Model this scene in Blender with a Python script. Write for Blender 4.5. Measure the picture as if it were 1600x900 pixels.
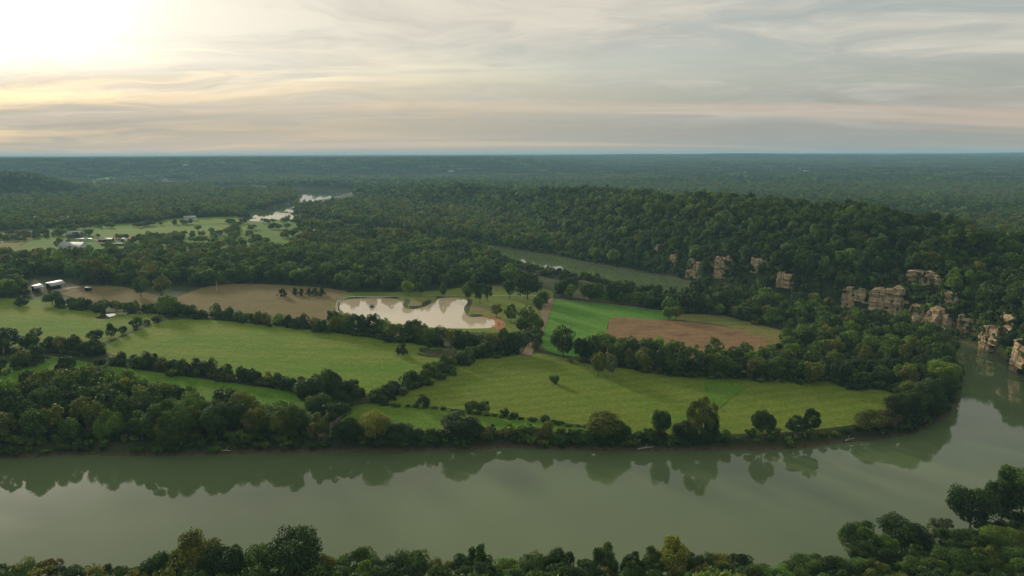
import bpy, bmesh, math
import numpy as np
from mathutils import Vector, Matrix
from mathutils.geometry import delaunay_2d_cdt

for o in list(bpy.data.objects):
    bpy.data.objects.remove(o)
scene = bpy.context.scene
col = scene.collection
R = math.radians

# ------------------------------------------------------------------ camera
CAM_H = 110.0                     # metres above the river
FPX = 1232.0                      # focal length in pixels of a 1600 px wide picture
PITCH, ROLL = R(9.63), R(0.22)
fwd = np.array([0, math.cos(PITCH), -math.sin(PITCH)])
rgt0 = np.array([1.0, 0, 0]); up0 = np.cross(rgt0, fwd)
rgt = math.cos(ROLL) * rgt0 - math.sin(ROLL) * up0
upv = math.sin(ROLL) * rgt0 + math.cos(ROLL) * up0
cd = bpy.data.cameras.new('camera'); cam = bpy.data.objects.new('camera', cd); col.objects.link(cam)
cd.sensor_width = 36; cd.lens = 36 * FPX / 1600; cd.clip_start = 1; cd.clip_end = 120000
cam.matrix_world = Matrix(((rgt[0], upv[0], -fwd[0], 0), (rgt[1], upv[1], -fwd[1], 0), (rgt[2], upv[2], -fwd[2], CAM_H), (0, 0, 0, 1)))
scene.camera = cam

# ------------------------------------------------------------------ light
SUN_AZ, SUN_EL = R(-33.0), R(13.0)
sun_dir = Vector((math.cos(SUN_EL) * math.sin(SUN_AZ), math.cos(SUN_EL) * math.cos(SUN_AZ), math.sin(SUN_EL)))
sl = bpy.data.lights.new('sun', 'SUN'); sl.energy = 2.5; sl.angle = R(9); sl.color = (1.0, 0.86, 0.66)
so = bpy.data.objects.new('sun', sl); col.objects.link(so)
so.rotation_euler = sun_dir.to_track_quat('Z', 'Y').to_euler()
scene.view_settings.view_transform = 'Standard'; scene.view_settings.look = 'None'
scene.view_settings.exposure = 0.5; scene.view_settings.gamma = 1.0
scene.view_settings.use_curve_mapping = False


class NT:
    """small helper to write node trees"""
    def __init__(s, tree):
        s.t = tree; s.n = tree.nodes; s.l = tree.links
    def new(s, typ, **kw):
        nd = s.n.new(typ)
        for k, v in kw.items(): setattr(nd, k, v)
        return nd
    def put(s, sock, v):
        if isinstance(v, bpy.types.NodeSocket): s.l.new(v, sock)
        elif v is not None: sock.default_value = v
    def math(s, op, a, b=None, c=None, clamp=False):
        nd = s.new('ShaderNodeMath', operation=op, use_clamp=clamp)
        s.put(nd.inputs[0], a); s.put(nd.inputs[1], b); s.put(nd.inputs[2], c)
        return nd.outputs[0]
    def vmath(s, op, a, b=None):
        nd = s.new('ShaderNodeVectorMath', operation=op)
        s.put(nd.inputs[0], a); s.put(nd.inputs[1], b)
        return nd.outputs['Value'] if op in ('DOT_PRODUCT', 'LENGTH') else nd.outputs[0]
    def ramp(s, v, lo, hi, a=0.0, b=1.0):
        nd = s.new('ShaderNodeMapRange', interpolation_type='SMOOTHSTEP')
        for i, x in enumerate((v, lo, hi, a, b)): s.put(nd.inputs[i], x)
        return nd.outputs[0]
    def mix(s, f, a, b, mode='MIX'):
        nd = s.new('ShaderNodeMix', data_type='RGBA', blend_type=mode)
        s.put(nd.inputs[0], f)
        for i, x in ((6, a), (7, b)):
            if isinstance(x, tuple) and len(x) == 3: x = x + (1.0,)
            s.put(nd.inputs[i], x)
        return nd.outputs[2]
    def noise(s, vec, scale, detail=4, rough=0.55, dist=0.0):
        nd = s.new('ShaderNodeTexNoise')
        s.put(nd.inputs['Vector'], vec); nd.inputs['Scale'].default_value = scale
        nd.inputs['Detail'].default_value = detail; nd.inputs['Roughness'].default_value = rough
        nd.inputs['Distortion'].default_value = dist
        return nd.outputs[0]
    def mapping(s, vec, scale=(1, 1, 1), rot=(0, 0, 0), loc=(0, 0, 0)):
        nd = s.new('ShaderNodeMapping'); s.put(nd.inputs[0], vec)
        nd.inputs['Location'].default_value = loc; nd.inputs['Rotation'].default_value = rot; nd.inputs['Scale'].default_value = scale
        return nd.outputs[0]


# sky: clear Nishita air behind a high veil of streaked cloud and a low bank along the horizon
world = bpy.data.worlds.new('World'); scene.world = world; world.use_nodes = True
world.node_tree.nodes.clear(); W = NT(world.node_tree)
sky = W.new('ShaderNodeTexSky', sky_type='NISHITA'); sky.sun_disc = False
sky.sun_elevation = SUN_EL; sky.sun_rotation = SUN_AZ; sky.air_density = 1.0; sky.dust_density = 1.5; sky.altitude = 200
clear = W.vmath('MULTIPLY', sky.outputs[0], (0.085, 0.085, 0.085))
tc = W.new('ShaderNodeTexCoord').outputs['Generated']
sep = W.new('ShaderNodeSeparateXYZ'); W.put(sep.inputs[0], tc)
el = W.math('MAXIMUM', sep.outputs[2], 0.0)
inv = W.math('DIVIDE', 1.0, W.math('ADD', el, 0.10))
comb = W.new('ShaderNodeCombineXYZ')
W.put(comb.inputs[0], W.math('MULTIPLY', sep.outputs[0], inv)); W.put(comb.inputs[1], W.math('MULTIPLY', sep.outputs[1], inv))
pl = comb.outputs[0]                                           # position on a flat cloud layer
wv1 = W.new('ShaderNodeTexNoise'); W.put(wv1.inputs['Vector'], pl); wv1.inputs['Scale'].default_value = 0.55; wv1.inputs['Detail'].default_value = 3
plw = W.vmath('ADD', pl, W.vmath('MULTIPLY', W.vmath('SUBTRACT', wv1.outputs['Color'], (0.5, 0.5, 0.5)), (2.4, 1.6, 0)))
n_big = W.noise(W.mapping(plw, (0.22, 0.40, 1), (0, 0, R(-24)), (3.1, 0.6, 0)), 1.0, 5, 0.55, 0.4)
n_str = W.noise(W.mapping(plw, (0.55, 1.08, 1), (0, 0, R(-34)), (1.7, 4.2, 0)), 1.0, 8, 0.62, 0.7)
n_fine = W.noise(W.mapping(plw, (1.7, 2.6, 1), (0, 0, R(-40)), (9.0, 2.0, 0)), 1.0, 8, 0.66, 1.0)
veil = W.math('ADD', W.math('MULTIPLY', n_big, 0.42), W.math('ADD', W.math('MULTIPLY', n_str, 0.38), W.math('MULTIPLY', n_fine, 0.20)))
sd = W.new('ShaderNodeCombineXYZ')
for i in range(3): sd.inputs[i].default_value = sun_dir[i]
cs = W.math('MAXIMUM', W.vmath('DOT_PRODUCT', tc, sd.outputs[0]), 0.0)
g_core = W.math('POWER', cs, 210.0); g_mid = W.math('POWER', cs, 22.0); g_wide = W.math('POWER', cs, 3.0)
lit = W.ramp(veil, 0.41, 0.60)
c_cloud = W.mix(lit, (0.365, 0.350, 0.320), (0.60, 0.56, 0.475))
away = W.mix(lit, (0.300, 0.325, 0.312), (0.48, 0.465, 0.410))
c_cloud = W.mix(g_wide, away, c_cloud)
cover = W.ramp(W.math('ADD', W.math('MULTIPLY', n_str, 0.5), W.math('MULTIPLY', n_big, 0.5)), 0.34, 0.56, 0.45, 1.0)
base = W.mix(cover, clear, c_cloud)
# low bank: warm grey near the horizon, its upper edge uneven, pink flecks in it
bank_e = W.math('ADD', el, W.math('MULTIPLY', W.math('SUBTRACT', n_str, 0.5), 0.10))
bank = W.ramp(bank_e, 0.02, 0.12, 1.0, 0.0)
n_peach = W.noise(W.mapping(pl, (0.12, 0.75, 1), (0, 0, R(8)), (5, 1, 0)), 1.0, 5, 0.55, 0.4)
c_bank = W.mix(W.ramp(n_peach, 0.42, 0.66), (0.335, 0.315, 0.265), (0.46, 0.385, 0.305))
c_bank_away = W.mix(W.ramp(n_peach, 0.45, 0.68), (0.262, 0.270, 0.252), (0.42, 0.345, 0.28))
c_bank = W.mix(W.ramp(cs, 0.62, 0.90), c_bank_away, c_bank)
base = W.mix(W.math('MULTIPLY', bank, 0.9), base, c_bank)
thin = W.math('MULTIPLY', W.ramp(bank_e, 0.05, 0.12), W.ramp(veil, 0.30, 0.60, 0.55, 1.15))
glow = W.vmath('ADD', W.vmath('SCALE', (1.0, 0.93, 0.78)), W.vmath('SCALE', (0, 0, 0)))
def scaled(c, f):
    nd = W.new('ShaderNodeVectorMath', operation='SCALE'); nd.inputs[0].default_value = c; W.put(nd.inputs['Scale'], f); return nd.outputs[0]
glow = W.vmath('ADD', scaled((1.35, 1.33, 1.22), W.math('MULTIPLY', g_core, thin)), scaled((0.25, 0.24, 0.205), W.math('MULTIPLY', g_mid, thin)))
final = W.vmath('ADD', W.vmath('MULTIPLY', base, (0.95, 0.94, 0.925)), glow)
bg = W.new('ShaderNodeBackground'); W.put(bg.inputs[0], final); bg.inputs[1].default_value = 1.0
W.l.new(bg.outputs[0], W.new('ShaderNodeOutputWorld').inputs[0])

scene.render.engine = 'CYCLES'
cy = scene.cycles
cy.max_bounces = 5; cy.diffuse_bounces = 2; cy.glossy_bounces = 2; cy.transmission_bounces = 2; cy.volume_bounces = 1; cy.transparent_max_bounces = 4
cy.use_denoising = True; cy.caustics_reflective = False; cy.caustics_refractive = False
cy.use_adaptive_sampling = True; cy.adaptive_threshold = 0.015
cy.sample_clamp_indirect = 4.0

# ------------------------------------------------------------------ numbers: projection, noise, polygons
ZF = 3.6                                                       # level of the flood plain
def G(px, py, z=ZF):
    px = np.asarray(px, float); py = np.asarray(py, float)
    d = fwd + ((px - 800) / FPX)[..., None] * rgt + ((450 - py) / FPX)[..., None] * upv
    t = (z - CAM_H) / d[..., 2]
    return np.stack([d[..., 0] * t, d[..., 1] * t], -1)
def depth_at(x, y, z): return np.dot(np.stack([np.asarray(x, float), np.asarray(y, float), np.asarray(z, float) - CAM_H], -1), fwd)
def P(x, y, z):
    q = np.stack([np.asarray(x, float), np.asarray(y, float), np.asarray(z, float) - CAM_H], -1)
    zc = np.maximum(q @ fwd, 1e-3)
    return 800 + FPX * (q @ rgt) / zc, 450 - FPX * (q @ upv) / zc
def hash2(ix, iy, seed):
    n = (ix.astype(np.int64) * 374761393 + iy.astype(np.int64) * 668265263 + seed * 974711) & 0x7fffffff
    n = ((n ^ (n >> 13)) * 1274126177) & 0x7fffffff
    return ((n ^ (n >> 16)) & 0xffff) / 65535.0
def vnoise(x, y, seed=0):
    x = np.asarray(x, float); y = np.asarray(y, float)
    ix = np.floor(x); iy = np.floor(y); fx = x - ix; fy = y - iy
    fx = fx * fx * (3 - 2 * fx); fy = fy * fy * (3 - 2 * fy)
    a = hash2(ix, iy, seed); b = hash2(ix + 1, iy, seed); c = hash2(ix, iy + 1, seed); d = hash2(ix + 1, iy + 1, seed)
    return (a * (1 - fx) + b * fx) * (1 - fy) + (c * (1 - fx) + d * fx) * fy * 1.0
def fbm(x, y, wl, seed=0, octs=3):
    s = 0; a = 1; t = 0
    for k in range(octs):
        s = s + a * (vnoise(x / wl * 2 ** k, y / wl * 2 ** k, seed + k) - 0.5) * 2; t += a; a *= 0.5
    return s / t
def sstep(a, b, v):
    t = np.clip((np.asarray(v, float) - a) / (b - a), 0, 1); return t * t * (3 - 2 * t)
def inside(x, y, poly):
    x = np.asarray(x, float); y = np.asarray(y, float); shp = x.shape; x = x.ravel(); y = y.ravel(); poly = np.asarray(poly, float)
    a = poly; b = np.roll(poly, -1, 0); dy = b[:, 1] - a[:, 1]; sl_ = (b[:, 0] - a[:, 0]) / np.where(dy == 0, 1e-12, dy); r = np.zeros(len(x), bool)
    for c in range(0, len(x), 4000):
        X = x[c:c + 4000, None]; Y = y[c:c + 4000, None]
        r[c:c + 4000] = (((a[:, 1] > Y) != (b[:, 1] > Y)) & (X < sl_ * (Y - a[:, 1]) + a[:, 0])).sum(1) % 2 == 1
    return r.reshape(shp)
def seg_dist(x, y, pts, closed=True):
    x = np.asarray(x, float); shp = x.shape; x = x.ravel(); y = np.asarray(y, float).ravel(); pts = np.asarray(pts, float)
    a = pts if closed else pts[:-1]; v = (np.roll(pts, -1, 0) if closed else pts[1:]) - a; v = v[:len(a)]; L = (v ** 2).sum(1) + 1e-9; out = np.empty(len(x))
    for c in range(0, len(x), 4000):
        dx = x[c:c + 4000, None] - a[:, 0]; dy = y[c:c + 4000, None] - a[:, 1]
        t = np.clip((dx * v[:, 0] + dy * v[:, 1]) / L, 0, 1); out[c:c + 4000] = ((dx - t * v[:, 0]) ** 2 + (dy - t * v[:, 1]) ** 2).min(1)
    return np.sqrt(out).reshape(shp)
def sdist(x, y, poly):
    lo = poly.min(0) - 60; hi = poly.max(0) + 60
    x = np.asarray(x, float); y = np.asarray(y, float)
    out = np.full(x.shape, 60.0); m = (x > lo[0]) & (x < hi[0]) & (y > lo[1]) & (y < hi[1])
    if m.any():
        d = seg_dist(x[m], y[m], poly); out[m] = np.where(inside(x[m], y[m], poly), -d, d)
    return out
def smooth(pts, k=6, closed=True):
    """Catmull-Rom through the points"""
    pts = np.asarray(pts, float); n = len(pts); out = []
    for i in range(n if closed else n - 1):
        g = (lambda j: pts[j % n]) if closed else (lambda j: pts[min(max(j, 0), n - 1)])
        p0, p1, p2, p3 = g(i - 1), g(i), g(i + 1), g(i + 2)
        for t in np.arange(k) / k:
            out.append(0.5 * (2 * p1 + (p2 - p0) * t + (2 * p0 - 5 * p1 + 4 * p2 - p3) * t * t + (3 * p1 - p0 - 3 * p2 + p3) * t ** 3))
    if not closed: out.append(pts[-1])
    return np.array(out)
def gp(pts, z=ZF, k=5):
    p = np.array(pts, float)
    w = G(p[:, 0], p[:, 1], z)
    return smooth(w, k) if k > 1 else w

# ------------------------------------------------------------------ the plan, outlined on the flood plain
far_bank = [(-420, 738), (-200, 726), (0, 717), (60, 715), (120, 711), (250, 713), (400, 708), (550, 706), (700, 704), (800, 700), (900, 703), (1000, 705),
            (1080, 704), (1140, 704), (1200, 703), (1260, 699), (1320, 692), (1380, 686), (1430, 676), (1475, 655), (1497, 630), (1500, 605),
            (1485, 572), (1462, 545), (1435, 530), (1390, 516), (1300, 497), (1200, 483), (1110, 470), (1060, 466), (1000, 461), (940, 446), (850, 427),
            (775, 405), (690, 389), (600, 373), (500, 357), (440, 344), (400, 341), (380, 333)]
far_side = [(400, 327), (440, 331), (500, 346), (600, 360), (700, 375), (770, 384), (850, 396), (950, 415), (1040, 431), (1110, 449), (1200, 469), (1300, 486),
            (1400, 503), (1455, 520), (1480, 527), (1520, 540), (1560, 562), (1600, 594), (1680, 650), (1760, 720), (1730, 765)]
near_bank = [(1600, 806), (1500, 842), (1400, 868), (1300, 884), (1210, 893), (1150, 905), (1000, 918), (800, 922), (400, 930), (0, 925), (-200, 930), (-520, 940)]
RIVER = gp(far_bank + far_side + near_bank, 0.0, 4)
FAR_RIVER = [gp([(380, 345), (445, 345), (478, 318), (545, 306), (552, 298), (470, 294), (400, 290), (330, 290), (330, 294), (400, 295), (462, 300), (470, 310), (420, 326)], 0.0, 3),
             gp([(225, 284), (290, 283), (300, 289), (225, 289)], 0.0, 3), gp([(520, 284), (610, 286), (610, 290), (520, 289)], 0.0, 3)]
POND = gp([(531, 471), (550, 467), (600, 466), (629, 469), (629, 476), (634, 482), (648, 483), (662, 480), (676, 473), (688, 466), (717, 465.5), (730, 471),
           (724, 482), (733, 495), (755, 495), (773, 501), (770, 511), (728, 514), (650, 510), (575, 503), (536, 488)], ZF - 0.7, 4)
POOL = gp([(662, 551), (676, 546), (701, 545), (707, 549), (698, 555), (670, 556)], ZF - 0.5, 4)
POOL2 = gp([(146, 497), (158, 493), (180, 489), (212, 489), (210, 491), (180, 492.5), (160, 498)], ZF - 0.5, 4)
FARMPOND = gp([(-20, 377), (18, 376), (18, 380), (-20, 381)], ZF - 0.4, 3)
PONDS = [POND, POOL, POOL2, FARMPOND]

def off_river(p, dmin):
    p = np.array(p, float).reshape(-1, 2)
    for _ in range(60):
        d = sdist(p[:, 0], p[:, 1], RIVER); m = d < dmin
        if not m.any(): break
        q = p[m]; gx_ = sdist(q[:, 0] + .5, q[:, 1], RIVER) - sdist(q[:, 0] - .5, q[:, 1], RIVER); gy_ = sdist(q[:, 0], q[:, 1] + .5, RIVER) - sdist(q[:, 0], q[:, 1] - .5, RIVER)
        g = np.column_stack([gx_, gy_]); g /= np.linalg.norm(g, axis=1)[:, None] + 1e-6; p[m] = q + g * 1.0
    return p
def fld(pts): return off_river(gp(pts, ZF, 3), 7.0)
F = {}
F['pasture_a'] = fld([(-130, 470), (30, 466), (100, 474), (180, 486), (250, 491), (252, 500), (215, 512), (158, 536), (60, 540), (-130, 540)])
F['pasture_b'] = fld([(160, 548), (200, 524), (262, 501), (330, 500), (430, 508), (520, 519), (620, 534), (720, 546), (735, 551), (690, 578), (610, 615), (540, 613), (450, 603), (340, 583), (235, 566)])
F['pasture_c'] = fld([(-130, 620), (-130, 585), (-40, 580), (60, 557), (110, 562), (180, 573), (300, 590), (450, 611), (520, 622), (480, 650), (440, 662), (380, 648), (300, 640), (190, 612), (130, 594), (60, 606)])
F['pasture_d'] = fld([(606, 630), (640, 610), (690, 582), (760, 556), (850, 553), (930, 572), (1000, 578), (1120, 587), (1250, 594), (1395, 606), (1412, 640), (1385, 676), (1330, 687), (1250, 695), (1140, 699.5), (1010, 690), (920, 667), (800, 650), (680, 636)])
F['pasture_e'] = fld([(540, 640), (600, 630), (680, 637), (800, 651), (920, 669), (1010, 690), (1000, 699), (900, 699), (800, 696), (700, 699), (600, 699), (530, 690)])
F['bean_field'] = fld([(846, 540), (853, 505), (863, 470), (905, 472), (985, 480), (1062, 491), (1062, 500), (962, 498), (948, 520), (944, 545), (925, 556), (880, 556)])
F['ploughed_field'] = fld([(942, 545), (950, 512), (958, 497), (1010, 498), (1120, 508), (1200, 529), (1218, 545), (1210, 565), (1150, 575), (1050, 565), (960, 556)])
F['margin'] = fld([(1062, 491), (1130, 493), (1180, 505), (1230, 520), (1265, 540), (1235, 562), (1217, 565), (1213, 540), (1180, 523), (1120, 507), (1062, 499)])
F['lawn'] = fld([(520, 470), (540, 458), (600, 457), (680, 455), (760, 447), (850, 452), (865, 466), (846, 505), (800, 520), (740, 520), (600, 512), (525, 495)])
F['stubble_a'] = fld([(262, 478), (285, 462), (335, 447), (420, 445), (500, 450), (545, 457), (528, 470), (524, 496), (480, 500), (400, 492), (310, 486)])
F['stubble_b'] = fld([(90, 457), (125, 447), (190, 449), (235, 460), (262, 466), (262, 482), (210, 482), (140, 470)])
F['farm_pasture_a'] = fld([(150, 371), (165, 359), (230, 356.5), (330, 354), (385, 352), (385, 366), (300, 370), (225, 371)])
F['farm_pasture_b'] = fld([(-80, 374), (0, 362), (75, 357), (150, 352), (250, 347), (400, 341), (465, 346), (478, 372), (445, 392), (345, 404), (215, 413), (60, 409), (-80, 404)])
F['farm_pasture_c'] = fld([(245, 352), (255, 344.5), (290, 341), (400, 339), (400, 346), (330, 350)])
F['far_meadow'] = fld([(130, 283), (180, 281), (182, 283), (150, 285)])
F['far_meadow_b'] = fld([(560, 372), (600, 378), (590, 384), (555, 380)])
F['hill_meadow'] = fld([(405, 372), (460, 376), (465, 381), (410, 378)])
F['farmyard'] = fld([(-60, 396), (-60, 368), (40, 362), (75, 360), (75, 366), (30, 384), (30, 392)])

def dense_poly(pts, n=24): return smooth(np.asarray(pts, float), n, False)
ridge_px = [(500, 308), (590, 320), (650, 330), (712, 334), (790, 348), (850, 378), (920, 404), (1000, 420), (1060, 434), (1110, 449), (1200, 469), (1300, 486), (1400, 503), (1455, 520), (1480, 527), (1520, 540), (1560, 562), (1600, 594), (1680, 650), (1740, 700)]
ridge_top = [8.5, 26.5, 32.0, 23, 40.0, 46.7, 51.7, 51.9, 51.1, 51.7, 54.2, 51.2, 38, 27, 31, 35, 37, 37, 36, 34]
ridge_w = [150, 150, 140, 130, 125, 120, 120, 120, 120, 120, 120, 115, 105, 100, 98, 95, 92, 90, 90, 90]
ridge_cl = [0, 0, 0, 0, 0, 0, 0, .3, .7, .8, .8, .7, 1, 1, 1, 1, 1, 1, 1, 1]
rp = G([p[0] for p in ridge_px], [p[1] for p in ridge_px], 1.0)
rall = dense_poly(np.column_stack([rp, ridge_top, ridge_w, ridge_cl]), 10)

def ridge_h(x, y):
    out = np.zeros(x.shape); lo = rall[:, :2].min(0) - 700; hi = rall[:, :2].max(0) + 700
    m = np.nonzero((x > lo[0]) & (x < hi[0]) & (y > lo[1]) & (y < hi[1]))[0]
    A = rall[:-1]; D = rall[1:] - A; L2 = D[:, 0] ** 2 + D[:, 1] ** 2 + 1e-9
    for c in range(0, len(m), 4000):
        k = m[c:c + 4000]; X = x[k]; Y = y[k]
        ex = X[:, None] - A[:, 0]; ey = Y[:, None] - A[:, 1]; tt = np.clip((ex * D[:, 0] + ey * D[:, 1]) / L2, 0, 1)
        dd = (ex - tt * D[:, 0]) ** 2 + (ey - tt * D[:, 1]) ** 2; j = dd.argmin(1); q = np.arange(len(k)); t = tt[q, j]; best = dd[q, j]
        sg = np.sign(D[j, 0] * ey[q, j] - D[j, 1] * ex[q, j]); top, wd, cl = (A[j, n_] + D[j, n_] * t for n_ in (2, 3, 4))
        s = np.sqrt(best) * sg
        s = s + 14 * fbm(X, Y, 90, 5, 2) * sstep(20, 60, s)
        top = top * (1 + 0.13 * fbm(X, Y, 240, 11, 2))
        cliff = 13 * sstep(5, 14, s) * cl
        u = np.clip(s / wd, 0, 1)
        rise = cliff + (top - cliff) * (1 - (1 - u) ** 1.9)
        back = sstep(1.05, 2.5, s / wd)
        hh = rise * (1 - back) + 8 * back
        out[k] = np.where(s > 0, hh, 0)
    return out

BUT = []
def height(x, y):
    x = np.asarray(x, float); y = np.asarray(y, float); shp = x.shape; x = x.ravel(); y = y.ravel()
    r = np.hypot(x, y); az = np.degrees(np.arctan2(x, y))
    h = ZF + 0.7 * fbm(x, y, 130, 1, 2)
    t = sstep(-3, 9, az)
    left = 78 * sstep(3500, 4700, r + 350 * fbm(x, y, 1400, 21, 2)) + 7 * fbm(x, y, 1500, 31, 3) * sstep(3500, 5000, r) + 10 * fbm(x, y, 3600, 35, 2) * sstep(5000, 9000, r)
    right = 74 * sstep(1500, 8200, r) + 24 * fbm(x, y, 1100, 41, 3) * sstep(1300, 2600, r)
    h = h + np.where(np.abs(az) < 100, left * (1 - t) + right * t + 27 * sstep(11000, 21000, r), 0)
    hx, hy = G(np.array(-130.0), np.array(306.0))                # wooded hill far on the left
    q = np.hypot((x - hx) / 470, (y - hy) / 420); q = q + 0.10 * fbm(x, y, 200, 51, 2)
    h = h + 47 * (1 - sstep(0.55, 1.0, q))
    h = h + ridge_h(x, y)
    for b in BUT:                                              # rock buttresses standing out of the bluff
        m = (np.abs(x - b['x']) < 90) & (np.abs(y - b['y']) < 90)
        if not m.any(): continue
        dx = x[m] - b['x']; dy = y[m] - b['y']; lat = dx * b['t'][0] + dy * b['t'][1]; s_ = -(dx * b['n'][0] + dy * b['n'][1])
        lift = (b['z'] + b['h'] * .80 + s_ * .30) - h[m]
        k = sstep(0.8, 3.4, s_) * sstep(b['w'] * .5 + 7, b['w'] * .5 - .5, np.abs(lat)) * sstep(70, 40, s_)
        h[m] += np.maximum(lift, 0) * k
    d = sdist(x, y, RIVER)
    for f in FAR_RIVER: d = np.minimum(d, sdist(x, y, f))
    bank = sstep(-0.6, 6.0, d)
    h = np.where(d < 40, np.where(d > 0, h * bank, np.maximum(-4.0, d * 0.45)), h)
    for p in PONDS:
        e = sdist(x, y, p)
        flat = sstep(34, 12, e) if p is POND else sstep(16, 6, e)
        h = h * (1 - flat) + ZF * flat
        h = np.where(e < 4, ZF - 2.2 * sstep(3.5, -5.0, e) - 0.0, h)
    return h.reshape(shp)
def hz(x, y): return float(height(np.array([x]), np.array([y]))[0])

def ray_ground(px, py, lo=250, hi=2500):
    d = fwd + (px - 800) / FPX * rgt + (450 - py) / FPX * upv
    t = np.arange(lo, hi, 2.0); x = d[0] * t; y = d[1] * t; z = CAM_H + d[2] * t
    k = np.nonzero(height(x, y) > z)[0]
    return (x[k[0]], y[k[0]], z[k[0]]) if len(k) else None
CLIFFS = [(1025, 1038, 380, 393, 'small pale cliff highest up the river beyond'), (1049, 1063, 396, 409, 'small cliff just left of the twin cliffs'), (1074, 1101, 406, 428, 'left of the twin cliffs above the upper river'),
          (1119, 1144, 400, 428, 'right of the twin cliffs, pointed at the top'), (1178, 1198, 402, 419, 'small square cliff right of the twin cliffs'), (1218, 1246, 425, 442, 'faint weathered outcrop among trees'),
          (1320, 1362, 450, 474, 'flat-topped cliff left of the broad cliff'), (1362, 1420, 447, 490, 'broadest buff cliff with dark seams'), (1420, 1468, 420, 446, 'orange cliff high in the bluff'),
          (1474, 1492, 455, 478, 'narrow pale cliff below the orange cliff'), (1427, 1450, 472, 500, 'leaning cliff left of the tall one at the water'), (1451, 1479, 482, 525, 'tall narrow cliff standing in the water'),
          (1502, 1526, 492, 518, 'grey cliff half hidden by bushes'), (1534, 1562, 508, 540, 'stepped cliff above the river shore'), (1566, 1594, 488, 508, 'small cliff near the top edge of the bluff end'),
          (1584, 1612, 526, 570, 'pale cliff at the far right of the bluff')]
CLIFF_LABELS = [c[4] for c in CLIFFS]
_b = []
for x0, x1, y0, y1, _l in CLIFFS:
    bx, by, bz = ray_ground((x0 + x1) / 2, y1); sc_ = float(depth_at(bx, by, bz)) / FPX; e = 8.0
    q = height(np.array([bx + e, bx - e, bx, bx]), np.array([by, by, by + e, by - e]))
    nrm = np.array([q[1] - q[0], q[3] - q[2]]); nrm = nrm / (np.linalg.norm(nrm) + 1e-6); tocam = -np.array([bx, by]) / math.hypot(bx, by)
    nrm = nrm * .72 + tocam * .28; nrm /= np.linalg.norm(nrm)
    _b.append(dict(x=bx, y=by, z=bz, n=nrm, t=np.array([-nrm[1], nrm[0]]), w=(x1 - x0) * sc_ * 1.05, h=(y1 - y0) * sc_ * 1.08))
BUT.extend(_b)

# ------------------------------------------------------------------ materials
def material(name):
    m = bpy.data.materials.new(name); m.use_nodes = True; m.node_tree.nodes.clear()
    n = NT(m.node_tree); out = n.new('ShaderNodeOutputMaterial'); return m, n, out
def principled(n, out, color, rough=0.9, bump=None, bstr=0.3, bdist=1.0, spec=0.2, **kw):
    p = n.new('ShaderNodeBsdfPrincipled')
    if isinstance(color, tuple) and len(color) == 3: color = color + (1.0,)
    n.put(p.inputs['Base Color'], color); n.put(p.inputs['Roughness'], rough); p.inputs['Specular IOR Level'].default_value = spec
    for k, v in kw.items(): n.put(p.inputs[k], v)
    if bump is not None:
        b = n.new('ShaderNodeBump'); b.inputs['Strength'].default_value = bstr; b.inputs['Distance'].default_value = bdist
        n.put(b.inputs['Height'], bump); n.l.new(b.outputs[0], p.inputs['Normal'])
    n.l.new(p.outputs[0], out.inputs[0]); return p
def pos(n): return n.new('ShaderNodeNewGeometry').outputs['Position']

def plain(name, c, rough=0.8, var=0.15, scale=0.8, metallic=0.0):
    m, n, out = material(name); p = pos(n)
    f = n.noise(p, scale, 4)
    a = tuple(v * (1 - var) for v in c); b = tuple(min(1, v * (1 + var)) for v in c)
    principled(n, out, n.mix(n.ramp(f, 0.3, 0.7), a, b), rough, f, 0.1, 0.1, Metallic=metallic); return m

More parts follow.
